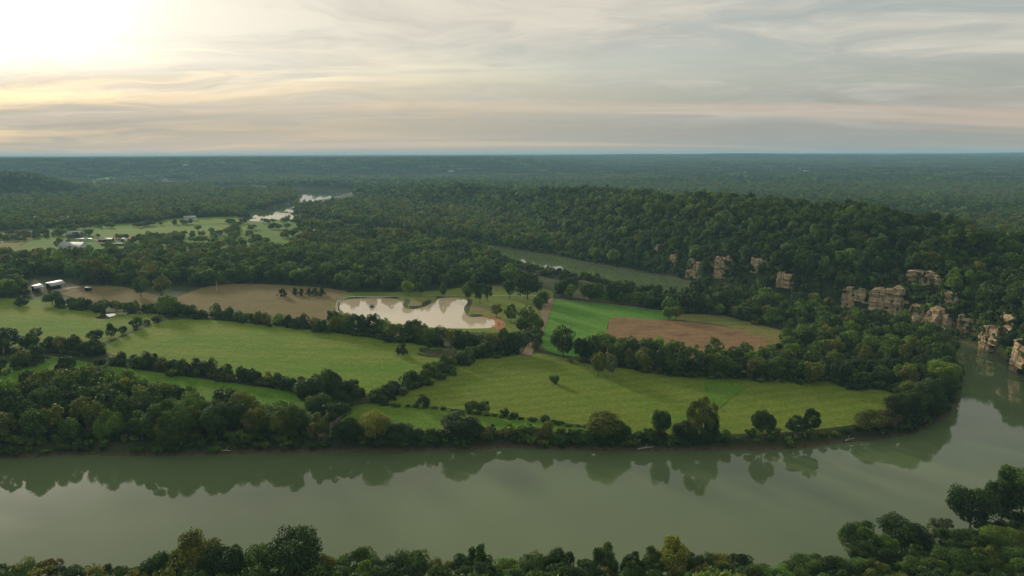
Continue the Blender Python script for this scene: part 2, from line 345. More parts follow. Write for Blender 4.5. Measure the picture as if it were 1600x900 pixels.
def grass_mat(name, lush, dry, bare=None, rot=0.0, streak=0.35, bare_amt=0.62, stripe=0.0):
    m, n, out = material(name); p = pos(n)
    big = n.noise(p, 0.012, 4, 0.6); mid = n.noise(p, 0.06, 5, 0.65); fine = n.noise(p, 0.7, 4, 0.7)
    st = n.noise(n.mapping(p, (0.012, 0.20, 1), (0, 0, rot)), 1.0, 4, 0.6)
    f = n.math('ADD', n.math('MULTIPLY', big, 0.45), n.math('ADD', n.math('MULTIPLY', mid, 0.3), n.math('MULTIPLY', st, streak)))
    c = n.mix(n.ramp(f, 0.40, 0.66), lush, dry)
    c = n.mix(n.ramp(fine, 0.30, 0.72), n.mix(1.0, c, (0.72, 0.76, 0.72), 'MULTIPLY'), n.mix(1.0, c, (1.22, 1.18, 1.15), 'MULTIPLY'))
    tuft = n.noise(p, 0.22, 5, 0.75)
    c = n.mix(n.math('MULTIPLY', n.ramp(tuft, 0.55, 0.68), 0.6), c, n.mix(1.0, c, (0.55, 0.68, 0.55), 'MULTIPLY'))
    if stripe:
        wv = n.new('ShaderNodeTexWave'); n.put(wv.inputs['Vector'], n.mapping(p, (1, 1, 1), (0, 0, rot))); wv.inputs['Scale'].default_value = 0.035
        wv.inputs['Distortion'].default_value = 1.2; wv.inputs['Detail'].default_value = 2; wv.bands_direction = 'Y'
        c = n.mix(n.math('MULTIPLY', wv.outputs[1], stripe), c, n.mix(1.0, c, (0.80, 0.86, 0.8), 'MULTIPLY'))
    if stripe:                                                 # wheel tracks and drill rows, a few metres apart, fading in and out
        tr = n.new('ShaderNodeTexWave'); n.put(tr.inputs['Vector'], n.mapping(p, (1, 1, 1), (0, 0, rot))); tr.inputs['Scale'].default_value = 0.11
        tr.inputs['Distortion'].default_value = 0.8; tr.inputs['Detail'].default_value = 2; tr.inputs['Detail Scale'].default_value = 0.3; tr.bands_direction = 'Y'
        vis = n.math('MULTIPLY', n.ramp(tr.outputs[1], 0.80, 0.97), n.ramp(n.noise(p, 0.02, 3, 0.6), 0.42, 0.62))
        c = n.mix(n.math('MULTIPLY', vis, 0.5 * min(1, stripe * 1.6)), c, n.mix(1.0, c, (0.70, 0.72, 0.75), 'MULTIPLY'))
    if bare:
        c = n.mix(n.math('MULTIPLY', n.ramp(n.math('ADD', n.math('MULTIPLY', mid, 0.6), n.math('MULTIPLY', fine, 0.4)), bare_amt, bare_amt + 0.12), 0.8), c, bare)
    principled(n, out, c, 1.0, n.math('ADD', fine, n.math('MULTIPLY', tuft, 1.5)), 0.55, 0.35, 0.05); return m

def ground_mat():
    m, n, out = material('forest floor and mud'); p = pos(n)
    s = n.new('ShaderNodeSeparateXYZ'); n.put(s.inputs[0], p)
    a = n.noise(p, 0.05, 5, 0.6); b = n.noise(p, 0.6, 4, 0.65)
    floor = n.mix(n.ramp(a, 0.35, 0.65), (0.030, 0.045, 0.014), (0.055, 0.068, 0.022))
    floor = n.mix(n.math('MULTIPLY', n.ramp(b, 0.35, 0.7), 0.6), floor, (0.04, 0.05, 0.018))
    mud = n.mix(n.ramp(b, 0.35, 0.65), (0.060, 0.046, 0.028), (0.125, 0.095, 0.058))
    lvl = n.math('ADD', s.outputs[2], n.math('MULTIPLY', n.math('SUBTRACT', b, 0.5), 2.4))
    c = n.mix(n.ramp(lvl, 0.3, 1.3), mud, floor)
    principled(n, out, c, 0.95, n.math('ADD', a, b), 0.6, 0.8, 0.1); return m

def water_mat(name, body, bump_scale, bstr, rough=0.03):
    m, n, out = material(name); p = pos(n)
    w = n.math('ADD', n.noise(p, bump_scale, 3, 0.5), n.math('MULTIPLY', n.noise(p, bump_scale * 0.12, 3, 0.5), 1.6))
    tone = n.noise(p, 0.008, 3, 0.5)
    c = n.mix(n.ramp(tone, 0.35, 0.65), tuple(v * 0.9 for v in body), tuple(v * 1.1 for v in body))
    # wind-ruffled patches are rougher than the slicks
    rf = n.ramp(n.noise(n.mapping(p, (0.012, 0.03, 1)), 1.0, 4, 0.6), 0.42, 0.62, rough, rough * 3.2)
    pr = principled(n, out, c, rf, w, bstr, 0.05, 0.5, IOR=1.333); return m

def leaf_mat():
    m, n, out = material('foliage')
    at = n.new('ShaderNodeAttribute', attribute_type='INSTANCER', attribute_name='tint').outputs['Color']
    sh = n.new('ShaderNodeAttribute', attribute_type='GEOMETRY', attribute_name='vary').outputs['Color']
    c = n.mix(1.0, at, sh, 'MULTIPLY')
    p = n.new('ShaderNodeBsdfPrincipled'); n.put(p.inputs['Base Color'], c); p.inputs['Roughness'].default_value = 0.65; p.inputs['Specular IOR Level'].default_value = 0.25
    t = n.new('ShaderNodeBsdfTranslucent'); n.put(t.inputs[0], n.mix(1.0, c, (1.5, 1.5, 0.45), 'MULTIPLY'))
    ms = n.new('ShaderNodeMixShader'); ms.inputs[0].default_value = 0.24
    n.l.new(p.outputs[0], ms.inputs[1]); n.l.new(t.outputs[0], ms.inputs[2]); n.l.new(ms.outputs[0], out.inputs[0]); return m

def rock_mat():
    m, n, out = material('limestone'); p = pos(n)
    s = n.new('ShaderNodeSeparateXYZ'); n.put(s.inputs[0], p)
    bed = n.noise(n.mapping(p, (0.06, 0.06, 0.9)), 1.0, 5, 0.65); blot = n.noise(p, 0.22, 5, 0.65); fine = n.noise(p, 1.1, 4, 0.7)
    streak = n.noise(n.mapping(p, (0.55, 0.55, 0.06)), 1.0, 4, 0.6)
    c = n.mix(n.ramp(bed, 0.35, 0.65), (0.34, 0.235, 0.125), (0.60, 0.46, 0.285))
    c = n.mix(n.ramp(blot, 0.50, 0.66), c, (0.52, 0.44, 0.32))
    c = n.mix(n.math('MULTIPLY', n.ramp(blot, 0.40, 0.30), 0.8), c, (0.52, 0.28, 0.10))
    c = n.mix(n.math('MULTIPLY', n.ramp(streak, 0.50, 0.64), 0.8), c, (0.10, 0.09, 0.065))
    c = n.mix(n.math('MULTIPLY', n.ramp(fine, 0.60, 0.70), 0.6), c, (0.05, 0.065, 0.025))
    principled(n, out, c, 0.95, n.math('ADD', bed, fine), 0.8, 0.6, 0.1); return m

MAT = {}
MAT['ground'] = ground_mat()
MAT['river'] = water_mat('river water', (0.105, 0.145, 0.062), 0.9, 0.035, 0.018)
MAT['pond'] = water_mat('pond water', (0.56, 0.46, 0.31), 1.2, 0.015, 0.02)
MAT['pool'] = water_mat('dark pool water', (0.05, 0.045, 0.025), 1.2, 0.02)
MAT['dulled'] = water_mat('weedy pool water', (0.055, 0.06, 0.022), 1.2, 0.10, 0.30)  # roughness and dark colour stand in for the trees' dark reflection, dulling the sky's
MAT['leaf'] = leaf_mat()
MAT['bark'] = plain('bark', (0.12, 0.095, 0.07), 0.95, 0.3, 1.5)
MAT['pale_bark'] = plain('pale sycamore bark', (0.42, 0.39, 0.33), 0.9, 0.25, 1.2)
MAT['dead'] = plain('weathered dead wood', (0.34, 0.31, 0.28), 0.95, 0.2, 2.0)
MAT['rock'] = rock_mat()
MAT['pasture'] = grass_mat('grazed pasture', (0.100, 0.200, 0.016), (0.175, 0.220, 0.034), None, R(25), 0.35, stripe=0.35)
MAT['pasture_mown'] = grass_mat('mown hay pasture', (0.082, 0.190, 0.013), (0.150, 0.198, 0.028), (0.175, 0.165, 0.04), R(-18), 0.55, 0.64, stripe=0.8)
MAT['pasture_low'] = grass_mat('low wet pasture', (0.068, 0.170, 0.014), (0.125, 0.195, 0.026), None, R(8), 0.3)
MAT['bean'] = grass_mat('bean crop', (0.072, 0.225, 0.028), (0.115, 0.240, 0.036), (0.12, 0.16, 0.04), R(60), 0.4, 0.62, stripe=0.5)
MAT['lawn'] = grass_mat('pond lawn', (0.105, 0.180, 0.022), (0.190, 0.200, 0.050), (0.24, 0.19, 0.10), R(10), 0.3, 0.68)
MAT['soil'] = grass_mat('ploughed stubble', (0.170, 0.100, 0.055), (0.255, 0.155, 0.082), (0.090, 0.066, 0.042), R(-12), 0.6, 0.51, stripe=0.55)
MAT['stubble'] = grass_mat('cut stubble with weeds', (0.265, 0.172, 0.088), (0.195, 0.150, 0.070), (0.105, 0.132, 0.028), R(5), 0.6, 0.50, stripe=0.4)
MAT['margin'] = grass_mat('rough field margin', (0.105, 0.145, 0.028), (0.200, 0.170, 0.060), (0.05, 0.095, 0.02), R(-12), 0.4, 0.54)
MAT['clay'] = grass_mat('bare red clay', (0.38, 0.155, 0.068), (0.33, 0.175, 0.095), None, 0, 0.3)
MAT['dirt'] = grass_mat('dirt track', (0.245, 0.175, 0.115), (0.200, 0.165, 0.095), (0.13, 0.14, 0.05), 0, 0.3, 0.62)
MAT['gravel'] = grass_mat('pale gravel', (0.40, 0.37, 0.31), (0.33, 0.29, 0.22), None, 0, 0.3)
MAT['white'] = plain('white metal cladding', (0.62, 0.64, 0.65), 0.5, 0.06, 0.6)
MAT['metal_roof'] = plain('galvanised roof', (0.36, 0.38, 0.40), 0.6, 0.10, 0.5)
MAT['grey_roof'] = plain('grey shingle roof', (0.30, 0.31, 0.32), 0.8, 0.12, 0.8)
MAT['dark'] = plain('dark opening', (0.02, 0.02, 0.022), 0.6, 0.2)
MAT['wood'] = plain('weathered timber', (0.16, 0.12, 0.085), 0.9, 0.2, 1.2)
MAT['glass'] = plain('window glass', (0.04, 0.05, 0.06), 0.1, 0.1)

# ------------------------------------------------------------------ mesh helpers
def mesh_np(name, verts, faces, mats, mat_idx=None, smooth_=False, vary=None):
    """verts n x 3, faces m x 3 or m x 4 (one array)"""
    me = bpy.data.meshes.new(name); verts = np.asarray(verts, np.float32); faces = np.asarray(faces, np.int32)
    k = faces.shape[1]; m = len(faces)
    me.vertices.add(len(verts)); me.vertices.foreach_set('co', verts.ravel())
    me.loops.add(m * k); me.loops.foreach_set('vertex_index', faces.ravel())
    me.polygons.add(m); me.polygons.foreach_set('loop_start', np.arange(m, dtype=np.int32) * k)
    for mt in mats: me.materials.append(mt)
    if mat_idx is not None: me.polygons.foreach_set('material_index', np.asarray(mat_idx, np.int32))
    if smooth_: me.polygons.foreach_set('use_smooth', np.ones(m, bool))
    if vary is not None:
        a = me.attributes.new('vary', 'FLOAT_COLOR', 'POINT')
        a.data.foreach_set('color', np.column_stack([np.asarray(vary, np.float32), np.ones(len(verts), np.float32)]).astype(np.float32).ravel())
    me.update(calc_edges=True); me.validate(); return me
def link(name, data, parent=None, label=None, cat=None, group=None, kind=None):
    o = bpy.data.objects.new(name, data); col.objects.link(o)
    if parent is not None: o.parent = parent
    if label: o['label'] = label
    if cat: o['category'] = cat
    if group: o['group'] = group
    if kind: o['kind'] = kind
    return o
def empty(name, loc, rz=0.0, scale=(1, 1, 1), **kw):
    o = link(name, None, **kw); o.empty_display_size = 0.5; o.location = loc; o.rotation_euler = (0, 0, rz); o.scale = scale; return o
def grid_faces(nu, nv):
    i = np.arange((nu - 1) * (nv - 1)); a = (i // (nv - 1)) * nv + i % (nv - 1)
    return np.column_stack([a, a + nv, a + nv + 1, a + 1])

# ------------------------------------------------------------------ ground sheet to the horizon
az = np.concatenate([np.arange(-180, -43, 6.0), np.arange(-43, 43.01, 0.25), np.arange(48, 180.1, 6.0)])
rr = np.concatenate([[2, 25, 60, 100, 130], 150 * np.exp(np.arange(0, 3.0, 0.0062)), 3050 * np.exp(np.arange(0.0, 2.05, 0.022))])
AZ, RR = np.meshgrid(np.radians(az), rr, indexing='ij')
gx = RR * np.sin(AZ); gy = RR * np.cos(AZ)
gv = np.stack([gx, gy, height(gx, gy)], -1).reshape(-1, 3)
link('ground', mesh_np('ground', gv, grid_faces(len(az), len(rr))[:, ::-1], [MAT['ground']], smooth_=True), kind='structure',
     label='dark forest floor and muddy banks of the river valley')

# ------------------------------------------------------------------ sheets laid on the ground: water and fields
def cdt_sheet(poly, step, zf, dz):
    lo = poly.min(0); hi = poly.max(0)
    edge = []
    n = len(poly)
    for i in range(n):
        a = poly[i]; b = poly[(i + 1) % n]; L = np.hypot(*(b - a)); k = max(1, int(L / step))
        for j in range(k): edge.append(a + (b - a) * j / k)
    edge = np.array(edge)
    nx = max(2, int((hi[0] - lo[0]) / step)); ny = max(2, int((hi[1] - lo[1]) / step))
    X, Y = np.meshgrid(np.linspace(lo[0], hi[0], nx), np.linspace(lo[1], hi[1], ny)); X = X.ravel(); Y = Y.ravel()
    m = inside(X, Y, poly); X = X[m]; Y = Y[m]
    if len(X): m = seg_dist(X, Y, edge) > step * 0.4; X = X[m]; Y = Y[m]
    pts = [Vector(p) for p in edge] + [Vector((a, b)) for a, b in zip(X, Y)]
    e = [(i, (i + 1) % len(edge)) for i in range(len(edge))]
    v, _e, f, *_ = delaunay_2d_cdt(pts, e, [list(range(len(edge)))], 1, 1e-4)
    xy = np.array([(q.x, q.y) for q in v]); z = (height(xy[:, 0], xy[:, 1]) if zf is None else np.full(len(xy), zf)) + dz
    return np.column_stack([xy, z]), np.array([t for t in f if len(t) == 3])
def sheet(name, poly, mat, step=7.0, zf=None, dz=0.12, label=None, smooth_=True, **kw):
    v, f = cdt_sheet(poly, step, zf, dz)
    n = v[f]; w = np.cross(n[:, 1] - n[:, 0], n[:, 2] - n[:, 0])[:, 2]
    f[w < 0] = f[w < 0][:, ::-1]
    return link(name, mesh_np(name, v, f, [mat], smooth_=smooth_), kind='structure', label=label, **kw)

def grow(poly, d):
    c = np.roll(poly, -1, 0) - np.roll(poly, 1, 0); nrm = np.column_stack([c[:, 1], -c[:, 0]]); nrm /= np.linalg.norm(nrm, axis=1)[:, None] + 1e-9
    area = 0.5 * np.sum(poly[:, 0] * np.roll(poly[:, 1], -1) - np.roll(poly[:, 0], -1) * poly[:, 1])
    return poly + nrm * d * (1 if area > 0 else -1)
sheet('river', grow(RIVER, 1.5), MAT['river'], 40, 0.0, 0.0, 'wide green river bending round the fields')
sheet('far_river', grow(FAR_RIVER[0], 1.5), MAT['river'], 80, -0.08, 0.0, 'pale distant reach of the river among woods')
sheet('far_backwater', grow(FAR_RIVER[1], 1.5), MAT['river'], 80, 0.0, 0.0, 'thin bright backwater far off by the escarpment')
sheet('far_channel', grow(FAR_RIVER[2], 1.5), MAT['river'], 80, 0.0, 0.0, 'thin bright line of river far beyond the ridge')
sheet('pond', grow(POND, 1.0), MAT['pond'], 20, ZF - 0.7, 0.0, 'large milky brown pond shining among lawns')
sheet('pool', grow(POOL, 0.8), MAT['dulled'], 10, ZF - 0.6, 0.0, 'small dark pool in the corner of the pasture')
sheet('marsh_pool', grow(POOL2, 0.8), MAT['pool'], 10, ZF - 0.6, 0.0, 'narrow bright pool below the hedge of the upper pasture')
sheet('farm_pond', grow(FARMPOND, 0.8), MAT['pond'], 15, ZF - 0.6, 0.0, 'bright strip of pond by the far farm')
FIELDS = [('pasture_a', 'pasture', 'upper pasture with a marshy pool'), ('pasture_b', 'pasture', 'broad smooth green pasture between two hedgerows'),
          ('pasture_c', 'pasture_low', 'narrow green pasture behind the riverside wood'), ('pasture_d', 'pasture_mown', 'large mown hay pasture beside the river'),
          ('pasture_e', 'pasture_low', 'strip of lush low pasture along the river'), ('bean_field', 'bean', 'vivid green crop field beside a dirt track'),
          ('ploughed_field', 'soil', 'brown ploughed field edged with trees'), ('margin', 'margin', 'rough grassy margin beside the ploughed field'),
          ('lawn', 'lawn', 'grass lawn round the large pond'), ('stubble_a', 'stubble', 'brown stubble field with round cedars'),
          ('stubble_b', 'stubble', 'small brown stubble field by the metal sheds'), ('farm_pasture_a', 'pasture', 'bright green paddock behind the farm sheds'),
          ('farm_pasture_b', 'pasture_low', 'green farmyard meadow in front of the barns'), ('farm_pasture_c', 'pasture', 'far green paddock beyond the farm'),
          ('far_meadow', 'pasture', 'pale meadow far off below the escarpment'), ('far_meadow_b', 'pasture_low', 'small clearing deep in the woods'),
          ('hill_meadow', 'pasture_low', 'thin clearing among the floodplain woods'), ('farmyard', 'margin', 'rough yard beside the farm pond')]
FNAME = {'bean_field': 'crop_field', 'ploughed_field': 'ploughed_field', 'margin': 'field_margin', 'lawn': 'lawn', 'stubble_a': 'stubble_field', 'stubble_b': 'stubble_field',
         'far_meadow': 'meadow', 'far_meadow_b': 'meadow', 'hill_meadow': 'meadow', 'farmyard': 'yard'}
HOLES = {'lawn': POND}
for i, (k, mt, lab) in enumerate(FIELDS):
    sheet(FNAME.get(k, 'pasture_field'), F[k], MAT[mt], 7.0 if i < 11 else 14.0, None, 0.10 + 0.012 * i if i < 11 else (0.2 if k == 'farm_pasture_b' else 0.45 + 0.03 * (i - 11)), lab)
def ribbon(name, pts, width, mat, dz, label, wob=0.3):
    p = smooth(G([q[0] for q in pts], [q[1] for q in pts]), 12, False); t = np.gradient(p, axis=0); t /= np.linalg.norm(t, axis=1)[:, None]
    nrm = np.column_stack([-t[:, 1], t[:, 0]]); w = width * (1 + wob * fbm(p[:, 0], p[:, 1], 12, 77, 2))[:, None]
    cols = np.linspace(-0.5, 0.5, 5); v = []
    for c in cols:
        q = p + nrm * w * c; v.append(np.column_stack([q, height(q[:, 0], q[:, 1]) + dz]))
    v = np.array(v); f = grid_faces(5, len(p))
    return link(name, mesh_np(name, v.reshape(-1, 3), f[:, ::-1], [mat], smooth_=True), kind='structure', label=label)
ribbon('dirt_track', [(860, 467), (852, 490), (842, 520), (828, 546), (822, 556)], 5.5, MAT['dirt'], 0.34, 'brown dirt track down the side of the crop field')
ribbon('field_path', [(858, 468), (900, 471), (960, 477), (1050, 488)], 1.3, MAT['gravel'], 0.36, 'thin pale path along the top of the crop field')
ribbon('pond_path', [(530, 494), (526, 480), (530, 469), (548, 464.5), (600, 464), (680, 463), (740, 462.5), (850, 463)], 1.6, MAT['gravel'], 0.36, 'pale path round the head of the pond')
ribbon('farm_drive', [(150, 375), (158, 380), (170, 386), (160, 397)], 6, MAT['dirt'], 0.75, 'dirt drive through the farmyard')
ribbon('farm_road', [(-60, 368), (0, 366), (60, 361), (80, 359)], 5, MAT['gravel'], 0.78, 'pale road past the far farm')
ribbon('shed_drive', [(88, 455), (105, 451), (125, 449)], 9, MAT['gravel'], 0.36, 'pale gravel drive by the metal sheds')
sheet('clay_bank', gp([(752, 492), (765, 494), (782, 500), (790, 508), (782, 516), (772, 513), (774, 503), (762, 497)], ZF, 4), MAT['clay'], 4, None, 0.30, 'bare red clay bank at the end of the pond')
sheet('clay_patch', gp([(640, 475), (652, 471), (660, 474), (657, 478), (645, 479)], ZF, 4), MAT['dirt'], 4, None, 0.30, 'bare patch on the pond spit')
sheet('bare_ground', gp([(735, 478), (760, 480), (772, 476), (768, 484), (745, 487)], ZF, 4), MAT['dirt'], 5, None, 0.31, 'bare trodden ground under the pond trees')
sheet('crop_patch', gp([(1105, 594), (1165, 601), (1140, 624), (1120, 640), (1105, 632), (1102, 615)], ZF, 3), MAT['pasture_low'], 5, None, 0.30, 'darker green unmown patch in the hay pasture')
sheet('paddock_soil', gp([(183, 371), (222, 370), (222, 373), (183, 375)], ZF, 3), MAT['clay'], 8, None, 0.72, 'bare reddish paddock behind the farm shed')

def cliff(b, label, seed):
    w, h, nrm, tan = b['w'], b['h'], b['n'], b['t']; nu, nv = 64, 46
    U, V = np.meshgrid(np.linspace(-1, 1, nu), np.linspace(0, 1, nv), indexing='ij')
    lat = U * (w * .5 + 3.0); q = lat / 5.2 + 1.2 * vnoise(lat * .15, V * h * .11, seed + 1); jc = np.floor(q); fj = q - jc
    set_ = hash2(jc, jc * 0 + 7, seed) * 2.3; top_ = .80 + .22 * hash2(jc, jc * 0 + 9, seed + 2)              # each column between joints stands and ends on its own
    low = sstep(.70, 1.0, np.abs(U)); topv = top_ * (1 - .45 * low) - .05 * vnoise(U * 9, U * 0, seed)
    zz = V * h * topv - 4.0 * (1 - V)
    zb = zz / 1.7 + .8 * vnoise(lat * .2, V * 0 + seed, seed + 4); bed = np.floor(zb); fb = zb - bed
    ledge = (hash2(bed, np.floor(jc / 2), seed) - .5) * 1.7 - .6 * (1 - sstep(0, .18, fb))
    joint = -1.0 * (1 - sstep(0.0, .14, np.minimum(fj, 1 - fj)))
    out = 3.6 - set_ + ledge + joint + 1.0 * fbm(lat, zz, 8, seed, 3)
    out = out - 7.5 * sstep(.82, 1.0, np.abs(U)) ** 1.3 - 5.0 * sstep(.95, 1.0, V) - .06 * np.maximum(zz, 0)
    v = np.stack([tan[0] * lat + nrm[0] * out, tan[1] * lat + nrm[1] * out, zz], -1).reshape(-1, 3)
    o = link('limestone_cliff', mesh_np('limestone_cliff', v, grid_faces(nu, nv), [MAT['rock']]), label=label, cat='cliff', group='limestone cliffs of the bluff')
    o.location = (b['x'], b['y'], b['z']); return o

# ------------------------------------------------------------------ tree shapes (unit height, unit width)
rng = np.random.default_rng(7)
def tube(path, rad, k=6):
    path = np.asarray(path, float); n = len(path); t = np.gradient(path, axis=0); t /= np.linalg.norm(t, axis=1)[:, None] + 1e-9
    ref = np.array([1.0, 0.13, 0.07]); a = np.cross(t, ref); a /= np.linalg.norm(a, axis=1)[:, None] + 1e-9; b = np.cross(t, a)
    th = np.arange(k) / k * 2 * np.pi
    v = path[:, None, :] + (a[:, None, :] * np.cos(th)[None, :, None] + b[:, None, :] * np.sin(th)[None, :, None]) * np.asarray(rad)[:, None, None]
    i = np.arange((n - 1) * k); r = i // k; c = i % k
    f = np.column_stack([r * k + c, r * k + (c + 1) % k, (r + 1) * k + (c + 1) % k, (r + 1) * k + c])
    return v.reshape(-1, 3), f
def merge(parts):
    vs, fs, o = [], [], 0
    for v, f in parts: vs.append(v); fs.append(np.asarray(f) + o); o += len(v)
    return np.vstack(vs), np.vstack(fs)
def lobes_for(kind, n, g):
    L = []
    for i in range(n):
        for _ in range(60):
            q = g.normal(size=3); q /= np.linalg.norm(q); q *= g.uniform(0.35, 1.0) ** 0.5
            if kind == 'round': c = np.array([q[0] * .36, q[1] * .36, .60 + q[2] * .27]); r = g.uniform(.11, .19)
            elif kind == 'tall': c = np.array([q[0] * .33, q[1] * .33, .58 + q[2] * .34]); r = g.uniform(.09, .15)
            elif kind == 'wide': c = np.array([q[0] * .38, q[1] * .38, .56 + q[2] * .24 - .12 * (q[0] ** 2 + q[1] ** 2)]); r = g.uniform(.11, .20)
            elif kind == 'open': c = np.array([q[0] * .38, q[1] * .38, .60 + q[2] * .33]); r = g.uniform(.07, .13)
            elif kind == 'shrub': c = np.array([q[0] * .36, q[1] * .36, .44 + q[2] * .38]); r = g.uniform(.13, .22)
            elif kind == 'cedar':
                zz = .12 + .74 * g.uniform() ; rad = .40 * (1 - .55 * max(0, zz - .25) / .65); c = np.array([q[0] * rad, q[1] * rad, zz]); r = g.uniform(.09, .15)
            if c[2] - r > (0.02 if kind in ('shrub', 'cedar') else 0.14): break
        L.append((c, r))
    return L
ASP = {'round': 1.05, 'tall': 1.5, 'wide': 0.85, 'open': 1.25, 'shrub': 0.8, 'cedar': 1.0}
def make_crown(kind, n_lobes, per, leaf, seed):
    """leaf clumps on the outside of many overlapping boughs"""
    g = np.random.default_rng(seed); L = lobes_for(kind, n_lobes, g); C = []; N = []; V = []
    cen = np.mean([c for c, r in L], axis=0)
    for c, r in L:
        d = g.normal(size=(per * 2, 3)); d /= np.linalg.norm(d, axis=1)[:, None]
        out = c - cen; out = out / (np.linalg.norm(out) + 1e-6)
        keep = g.uniform(size=per * 2) < np.clip(0.50 + 0.42 * (d @ out) + 0.25 * d[:, 2], 0.06, 1)
        d = d[keep][:per]; m = len(d)
        rad = r * (g.uniform(0.72, 1.10, m) + 0.10 * np.sin(5 * d[:, 0] + 4 * d[:, 2] + seed))
        C.append(c + d * rad[:, None]); N.append(d * 0.85 + g.normal(size=(m, 3)) * 0.42 + np.array([0, 0, .15]))
        t = g.uniform(0.66, 1.34); hue = g.normal() * 0.045
        V.append(np.array([t * (1 + hue), t, t * (1 - hue)])[None] * g.uniform(0.8, 1.2, (m, 1)))
    C = np.vstack(C); N = np.vstack(N); V = np.vstack(V); N /= np.linalg.norm(N, axis=1)[:, None]; m = len(C)
    a = np.cross(N, g.normal(size=(m, 3))); a /= np.linalg.norm(a, axis=1)[:, None]; b = np.cross(N, a)
    s = leaf * g.uniform(0.55, 1.25, (m, 1)); w = s * g.uniform(0.6, 1.1, (m, 1))
    j = lambda: N * g.normal(size=(m, 1)) * leaf * 0.30
    q = np.stack([C - a * s * .5 - b * w * .25 + j(), C + a * s * g.uniform(-.3, .3, (m, 1)) - b * w * .6 + j(), C + a * s * .55 + b * w * .2 + j(), C + b * w * .6 + a * s * g.uniform(-.35, .3, (m, 1)) + j()], 1)
    q[:, :, 2] = np.maximum(q[:, :, 2], 0.01)
    asp = np.array([1, 1, 1.0])
    return q.reshape(-1, 3) * asp, np.arange(m * 4).reshape(-1, 4), np.repeat(V, 4, axis=0), L
def make_trunk(L, kind, seed, k=6, limbs=6):
    g = np.random.default_rng(seed + 99); top = .62 if kind not in ('shrub', 'cedar') else .5
    bend = g.normal(size=2) * .03
    base_r = .022 if kind != 'shrub' else .014
    zs = np.linspace(-0.03, top, 6); path = np.column_stack([bend[0] * zs ** 2 * 3, bend[1] * zs ** 2 * 3, zs]); path[0, :2] *= 0
    parts = [tube(path, base_r * (1 - .75 * np.linspace(0, 1, 6)) + .003 + np.array([.010, .002, 0, 0, 0, 0]), k)]
    idx = g.permutation(len(L))[:limbs]
    for i in idx:
        c, r = L[i]; z0 = g.uniform(.22, .5) * (c[2] / .6) ; z0 = min(z0, top - .05); p0 = np.array([bend[0] * z0 ** 2 * 3, bend[1] * z0 ** 2 * 3, z0])
        mid = p0 * .5 + c * .5 + np.array([0, 0, -.03]); parts.append(tube([p0, mid, c], [base_r * .5, base_r * .33, base_r * .12], max(4, k - 2)))
    return merge(parts)
KINDS = ['round', 'tall', 'wide', 'open', 'round', 'tall']
def proto(kind, n_lobes, per, leaf, seed, k, limbs):
    v, f, vary, L = make_crown(kind, n_lobes, per, leaf, seed)
    tv, tf = make_trunk(L, kind, seed, k, limbs)
    return v, f, vary, tv, tf
def proto_pair(tag, *a):
    v, f, vary, tv, tf = proto(*a)
    crown = mesh_np('crown_' + tag, v, f, [MAT['leaf']], vary=vary, smooth_=False)
    trunk = mesh_np('trunk_' + tag, tv, tf, [MAT['bark']], smooth_=True)
    trunk2 = trunk.copy(); trunk2.materials.clear(); trunk2.materials.append(MAT['pale_bark'])
    return crown, trunk, trunk2
NEAR = {}; MID = {}
for kd, nl in (('round', 34), ('tall', 34), ('wide', 36), ('open', 36), ('shrub', 20), ('cedar', 34)):
    NEAR[kd] = [proto_pair('near_' + kd, kd, nl, 260 if kd != 'shrub' else 200, 0.030 if kd != 'shrub' else .045, 100 + i * 17 + len(kd), 7, 9) for i in range(3)]
    MID[kd] = [proto_pair('mid_' + kd, kd, int(nl * .75), 85, 0.052 if kd != 'shrub' else .075, 300 + i * 13 + len(kd), 5, 5) for i in range(3)]

# ------------------------------------------------------------------ colours of leaves
TINT = {'dark': (0.034, 0.068, 0.014), 'green': (0.062, 0.116, 0.019), 'bright': (0.112, 0.192, 0.024), 'olive': (0.125, 0.150, 0.023), 'yellow': (0.195, 0.215, 0.028),
        'brown': (0.120, 0.108, 0.040), 'grey': (0.13, 0.16, 0.08), 'cedar': (0.030, 0.052, 0.015), 'lime': (0.17, 0.26, 0.035)}
def pick_tint(g, pal=(('dark', .34), ('green', .38), ('olive', .16), ('bright', .12))):
    k = g.choice(len(pal), p=np.array([w for _, w in pal]) / sum(w for _, w in pal)); c = np.array(TINT[pal[k][0]])
    return c * g.uniform(.82, 1.2) * (1 + g.normal(size=3) * np.array([.05, .03, .05]))
ORD = ('first second third fourth fifth sixth seventh eighth ninth tenth eleventh twelfth thirteenth fourteenth fifteenth sixteenth seventeenth eighteenth nineteenth twentieth').split()
TENS = {20: 'twenty', 30: 'thirty', 40: 'forty', 50: 'fifty', 60: 'sixty', 70: 'seventy', 80: 'eighty', 90: 'ninety'}
def ordw(i):
    if i <= 20: return ORD[i - 1]
    t = i // 10 * 10; return TENS[t] + '-' + ORD[i - t - 1] if i % 10 else TENS[t][:-1] + 'ieth'

